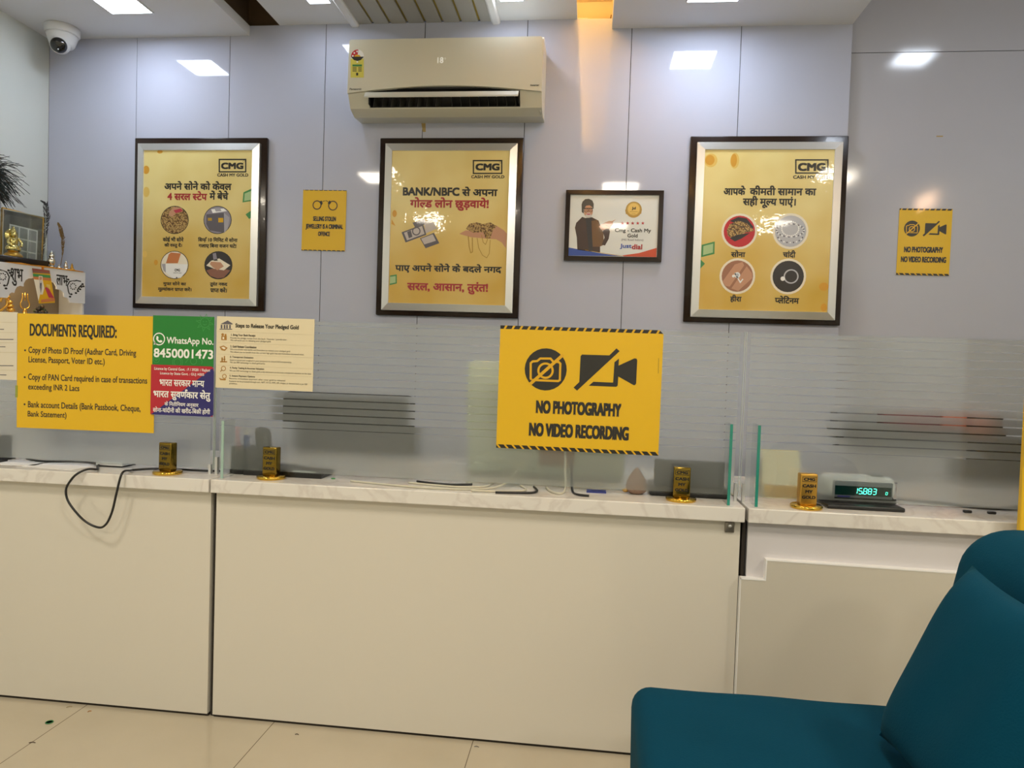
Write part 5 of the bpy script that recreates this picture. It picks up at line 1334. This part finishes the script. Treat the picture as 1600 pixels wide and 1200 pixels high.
M().prism([(a * .001, b * .001) for a, b in cpts], 'y', -0.012, -0.0105, mat('card_back', 'caa43c', 0.4)).build('card', t)
prints(t, PRINTS['deity_card'], yo=0.012, dl=0.0003)
M().box(-0.205, -0.200, -0.0105, -0.0005, 1.490, 1.5205, mat('orange_cord', 'c8781e', 0.7)).build('cord', t)
t = thing('orange_cloth', 'orange cloth edge lying along the top of the shrine', 'cloth', sloc(0, 0, 1.521), TH)
m = M().rbox(-0.345, -0.010, -0.004, 0.17, 0.0, 0.005, 0.002, mat('orange_cloth', 'cf8a1e', 0.7), 2, cuts=6, fn=lambda c: Vector((c.x, c.y, c.z + (0.002 * math.sin(c.x * 60) if c.z > .003 else 0)))); m.build('cloth', t)
ZC = 1.5285
t = thing('display_case', 'clear acrylic case with dark plinth on top of the shrine', 'display case', sloc(-0.262, 0.085, ZC), TH)
M().rbox(-0.115, 0.103, -0.065, 0.065, 0.0, 0.026, 0.004, mat('dark_plinth', '1a100c', 0.25), 2).build('plinth', t)
m = M()
for q in ((-0.092, 0.092, -0.054, -0.052), (-0.092, 0.092, 0.052, 0.054), (-0.092, -0.090, -0.052, 0.052), (0.090, 0.092, -0.052, 0.052)): m.box(*q, 0.0265, 0.225, glass)
m.box(-0.094, 0.094, -0.056, 0.056, 0.2255, 0.2285, glass); m.build('cover', t)
m = M()
ed = mat('acrylic_edge', 'a8b2b0', 0.2)
for x in (-0.092, 0.090): m.box(x, x + 0.002, -0.0555, -0.0545, 0.0265, 0.225, ed)
m.box(-0.094, 0.094, -0.0572, -0.0562, 0.2255, 0.2285, ed); m.build('cover_edge', t)
ZI = ZC + 0.0265
pale_gold = mat('pale_gold', 'e6d48e', 0.15, metal=1.0)
t = thing('gold_figurine', 'small golden seated idol inside the acrylic case', 'figurine', sloc(-0.285, 0.075, ZI), TH)
M().lathe([(0.036, 0.0), (0.038, 0.008), (0.030, 0.018), (0.024, 0.022)], gold_b).build('base', t)
m = M(); m.ball((0, 0, 0.040), 0.026, pale_gold, 16, (1.25, .9, .8)); m.ball((0, 0, 0.070), 0.020, pale_gold, 14, (1, .8, 1.3)); m.ball((0, -0.004, 0.103), 0.0125, pale_gold, 14)
m.lathe([(0.013, 0.108), (0.011, 0.120), (0.005, 0.134), (0.001, 0.142)], pale_gold); m.tube([(-0.018, -0.004, 0.088), (-0.03, -0.012, 0.066), (-0.02, -0.022, 0.052)], 0.006, pale_gold); m.tube([(0.018, -0.004, 0.088), (0.03, -0.012, 0.066), (0.02, -0.022, 0.052)], 0.006, pale_gold)
m.build('figure', t)
M().lathe([(0.026, 0.0), (0.030, 0.002), (0.026, 0.006)], pale_gold, (0, 0.018, 0.100), 20, Matrix.Rotation(PI / 2, 3, 'X')).build('halo', t)
t = thing('photo_frame', 'gold-edged frame with a white grid of pictures behind the golden idol', 'picture frame', sloc(-0.205, 0.158, ZC + 0.008), TH)
t.rotation_euler = (math.radians(-4), math.radians(4), TH)
m = M().box(-0.088, 0.088, -0.004, 0.006, 0.0, 0.245, mat('dark_grey_mount', '565550', 0.4)); m.build('mount', t)
m = M(); frame_ring(m, 0.092, 0.1245, 0.006, -0.006, 0.008, gold_b)
m.v = [(a, b, c + 0.1225) for a, b, c in m.v]; m.build('frame', t)
m = M().box(-0.060, 0.066, -0.0052, -0.0042, 0.008, 0.178, mat('grid_white', 'c9cbc8', 0.4))
for i in range(3):
    for j in range(3): m.box(-0.054 + 0.040 * i, -0.020 + 0.040 * i, -0.0058, -0.0053, 0.013 + 0.055 * j, 0.061 + 0.055 * j, mat('grid_grey', '8b8f90', 0.4))
m.build('picture_grid', t)
def feather(name, s, d, pts, wmax, mt, label):
    t = thing(name, label, 'feather', sloc(s, d, ZC), TH)
    m = M().tube(pts, 0.0015, mt); m.build('quill', t)
    m = M()
    P = [Vector(p) for p in pts]
    for i in range(260):
        u = 0.18 + 0.82 * random.random(); k = u * (len(P) - 1); a = P[int(min(k, len(P) - 1.001))]; b = P[int(min(k, len(P) - 1.001)) + 1]
        p = a.lerp(b, k - int(k)); sd = random.choice((-1, 1)); ln = wmax * math.sin(PI * min(1, (u - 0.1) / 0.95)) * random.uniform(.7, 1)
        up = (b - a).normalized()
        m.tube([p, p + Vector((sd * ln * .6, random.uniform(-.3, .3) * ln, 0)) + up * ln * .6, p + Vector((sd * ln, 0, 0)) + up * ln * 1.5], 0.0011, mt, 3, sub=1)
    m.build('vane', t)
fd = mat('dark_feather', '2a2a2c', 0.6); fb = mat('brown_feather', '7d6234', 0.6)
feather('dark_feather', -0.090, 0.190, [(0.0, 0, 0.0), (0.002, 0, 0.08), (0.006, 0, 0.16), (0.018, 0, 0.25), (0.012, 0, 0.318), (-0.004, 0, 0.330)], 0.016, fd, 'tall dark feather curling at the tip beside the acrylic case')
feather('brown_feather', -0.058, 0.10, [(0.0, 0, 0.02), (0.010, 0, 0.09), (0.010, 0, 0.15), (-0.002, 0, 0.20), (-0.014, 0, 0.225)], 0.011, fb, 'brown feather standing at the right end of the shrine top')
silver = mat('polished_silver', 'd6d4cc', 0.18, metal=1.0)
def idol(s, d, h, mt, label):
    t = thing('silver_figurine', label, 'figurine', sloc(s, d, ZC), TH)
    M().lathe([(0.012, 0), (0.013, 0.003), (0.008, 0.008)], mt).build('base', t)
    m = M(); m.ball((0, 0, h * .35), h * .22, mt, 12, (1, .8, 1.2)); m.ball((0, 0, h * .66), h * .15, mt, 12); m.lathe([(h * .12, h * .74), (h * .05, h * .9), (0.0005, h)], mt, n=12); m.build('figure', t)
idol(-0.142, 0.03, 0.080, silver, 'silver figurine at the right side of the dark plinth')
idol(-0.066, 0.045, 0.045, silver, 'small silver figurine at the foot of the brown feather')
idol(-0.040, 0.04, 0.034, gold_b, 'tiny golden figurine nearest the right end of the shrine top')
idol(-0.105, 0.035, 0.022, silver, 'tiny silver figurine between the plinth and the brown feather')
t = thing('acrylic_box', 'small open clear box behind the silver figurines on the shrine', 'clear box', sloc(-0.122, 0.105, ZC), TH)
m = M()
for q in ((-0.026, 0.026, -0.022, -0.0208), (-0.026, 0.026, 0.0208, 0.022), (-0.026, -0.0248, -0.0208, 0.0208), (0.0248, 0.026, -0.0208, 0.0208)): m.box(*q, 0.0, 0.082, glass)
m.build('walls', t)
M().box(0.0248, 0.026, -0.0226, -0.0221, 0.0, 0.082, ed).build('edge', t)
t = thing('peacock_feathers', 'bushy bunch of dark peacock feathers at the left frame edge', 'feathers', sloc(-0.385, 0.12, ZC), TH)
m = M(); fk = [mat('peacock_black', '15181a', 0.6), mat('peacock_teal', '1d3436', 0.5), mat('peacock_brown', '2c2a20', 0.6)]
for i in range(9):
    m.tube([(0, 0, 0), (random.uniform(-.02, .02), random.uniform(-.02, .02), 0.14), (random.uniform(-.06, .03), random.uniform(-.05, .05), 0.30)], 0.0022, fk[2], 5)
m.build('stems', t)
m = M()
for i in range(900):
    a = random.uniform(-1.25, 1.5); ln = random.uniform(0.05, 0.145); b = random.uniform(-0.8, 0.8)
    c0 = Vector((random.uniform(-0.07, 0.035), random.uniform(-0.05, 0.05), random.uniform(0.30, 0.43)))
    dv = Vector((math.cos(a) * math.cos(b), math.sin(b) * .8, math.sin(a) * math.cos(b)))
    droop = Vector((0.0, 0, -ln * random.uniform(0.1, 0.55)))
    e_ = c0 + dv * ln + droop
    if e_.z < 0.275 and e_.y > 0.02: continue
    if e_.x > 0.015 and e_.z < 0.245: continue
    m.tube([c0, c0 + dv * ln * .5, c0 + dv * ln + droop], random.uniform(0.0008, 0.0018), fk[i % 3], 3, sub=3)
m.build('barbs', t)
M().ball((-0.022, -0.05, 0.335), 0.014, mat('peacock_blue', '14205a', 0.4), 12, (1, .3, 1.2)).build('eye_spot', t)

# ------------------------------------------------------------------ floor scraps
t = M().lathe([(0.0098, 0.0), (0.0112, 0.0009), (0.0112, 0.0021), (0.0098, 0.003), (0.0088, 0.002), (0.0088, 0.001), (0.0098, 0.0)], mat('green_rubber', '2f7a44', 0.5), n=28).build('rubber_band', None, (-1.62, -1.421, 0.0)); tag(t, 'green rubber ring lying on the floor at left', 'rubber band')
for x, y, a, ln, hx, lb in ((-1.582, -1.533, 0.25, 0.018, '4a3826', 'dark twig on the tile joint below the green ring'), (-1.548, -1.34, 0.9, 0.010, 'a06a2a', 'tiny orange splinter near the left counter foot'), (-1.63, -1.325, 0.6, 0.016, '9c8c6a', 'pale splinter by the left counter foot above the green ring'), (-0.851, -1.36, 0.1, 0.011, '3a2c22', 'dark crumb on the floor below the middle counter'), (-0.300, -1.335, 0.0, 0.014, '6c6660', 'grey crumb at the tile joint under the middle counter')):
    m = M().tube([(-ln / 2, 0, 0.0012), (0, 0.002, 0.0018), (ln / 2, -0.001, 0.0012)], 0.0012, mat('scrap_' + hx, hx, 0.7), 5); o = m.build('floor_scrap', None, (x, y, 0)); o.rotation_euler = (0, 0, a); tag(o, lb, 'scrap')

# ------------------------------------------------------------------ yellow standee at the right edge
t = thing('yellow_standee', 'tall yellow board standing at the right frame edge before the counter', 'board', (1.45, -1.385, 0))
M().rbox(-0.302, 0.302, -0.008, 0.008, 0.03, 1.75, 0.002, ysign, 1, smooth=False).build('panel', t)
M().rbox(-0.31, 0.31, -0.035, 0.035, 0.0, 0.03, 0.006, alu, 2).build('base', t)

# ------------------------------------------------------------------ teal armchair and cushion
t = thing('teal_armchair', 'armless teal velvet chair in the right foreground', 'armchair', (0.6, -2.08, 0))
def seat_fn(c):
    z = c.z
    if z > 0.3:
        z += 0.006 * math.sin(PI * min(1, max(0, (c.x + 0.475) / 0.75))) * math.cos(PI * c.y / 0.75) - 0.006
        z += 0.0012 * math.sin(c.x * 23 + c.y * 9) * math.sin(c.y * 17)
    x = c.x + (0.020 * (0.43 - z) if c.x < -0.4 else 0)
    return Vector((x, c.y, z))
M().rbox(-0.482, 0.120, -0.36, 0.335, 0.10, 0.432, 0.045, teal, 6, cuts=14, fn=seat_fn).build('seat', t)
def back_fn(c):
    k = max(0, c.z - 0.42)
    return Vector((c.x + k * 0.20, c.y, c.z - (0.025 if False else 0)))
M().rbox(0.124, 0.338, -0.36, 0.335, 0.10, 0.842, 0.088, teal, 8, cuts=6, fn=back_fn).build('backrest', t)
for x in (-0.42, 0.33):
    for y in (-0.30, 0.28):
        M().lathe([(0.014, 0.0), (0.022, 0.101)], black_m, (x, y, 0), 12).build('leg', t)
t = thing('teal_cushion', 'square teal velvet cushion leaning on the armchair back', 'cushion', (0.590, -2.145, 0.448))
m = M(); n = 26; vs = []; fs = []
HX = 0.190
for sgn in (-1, 1):
    for i in range(n + 1):
        for j in range(n + 1):
            u = -1 + 2 * i / n; v = -1 + 2 * j / n
            pin = 1 - 0.09 * (1 - abs(u) ** 2) * abs(v) ** 6 ; pin2 = 1 - 0.09 * (1 - abs(v) ** 2) * abs(u) ** 6
            th = 0.058 * ((1 - u ** 4) * (1 - v ** 4)) ** 0.6
            th += 0.003 * math.sin(7 * u + 3 * v) * (1 - u * u) * (1 - v * v)
            vs.append((sgn * th, u * HX * pin2, HX + v * HX * pin - 0.0))
N1 = (n + 1) ** 2
for k in range(2):
    for i in range(n):
        for j in range(n):
            a = k * N1 + i * (n + 1) + j
            fs.append((a, a + 1, a + n + 2, a + n + 1))
m.add(vs, fs, teal, True); cu = m.build('cushion_body', t)
bm = bmesh.new(); bm.from_mesh(cu.data); bmesh.ops.remove_doubles(bm, verts=bm.verts, dist=0.0003); bmesh.ops.recalc_face_normals(bm, faces=bm.faces); bm.to_mesh(cu.data); bm.free()
t.rotation_euler = (0, math.radians(24), 0)
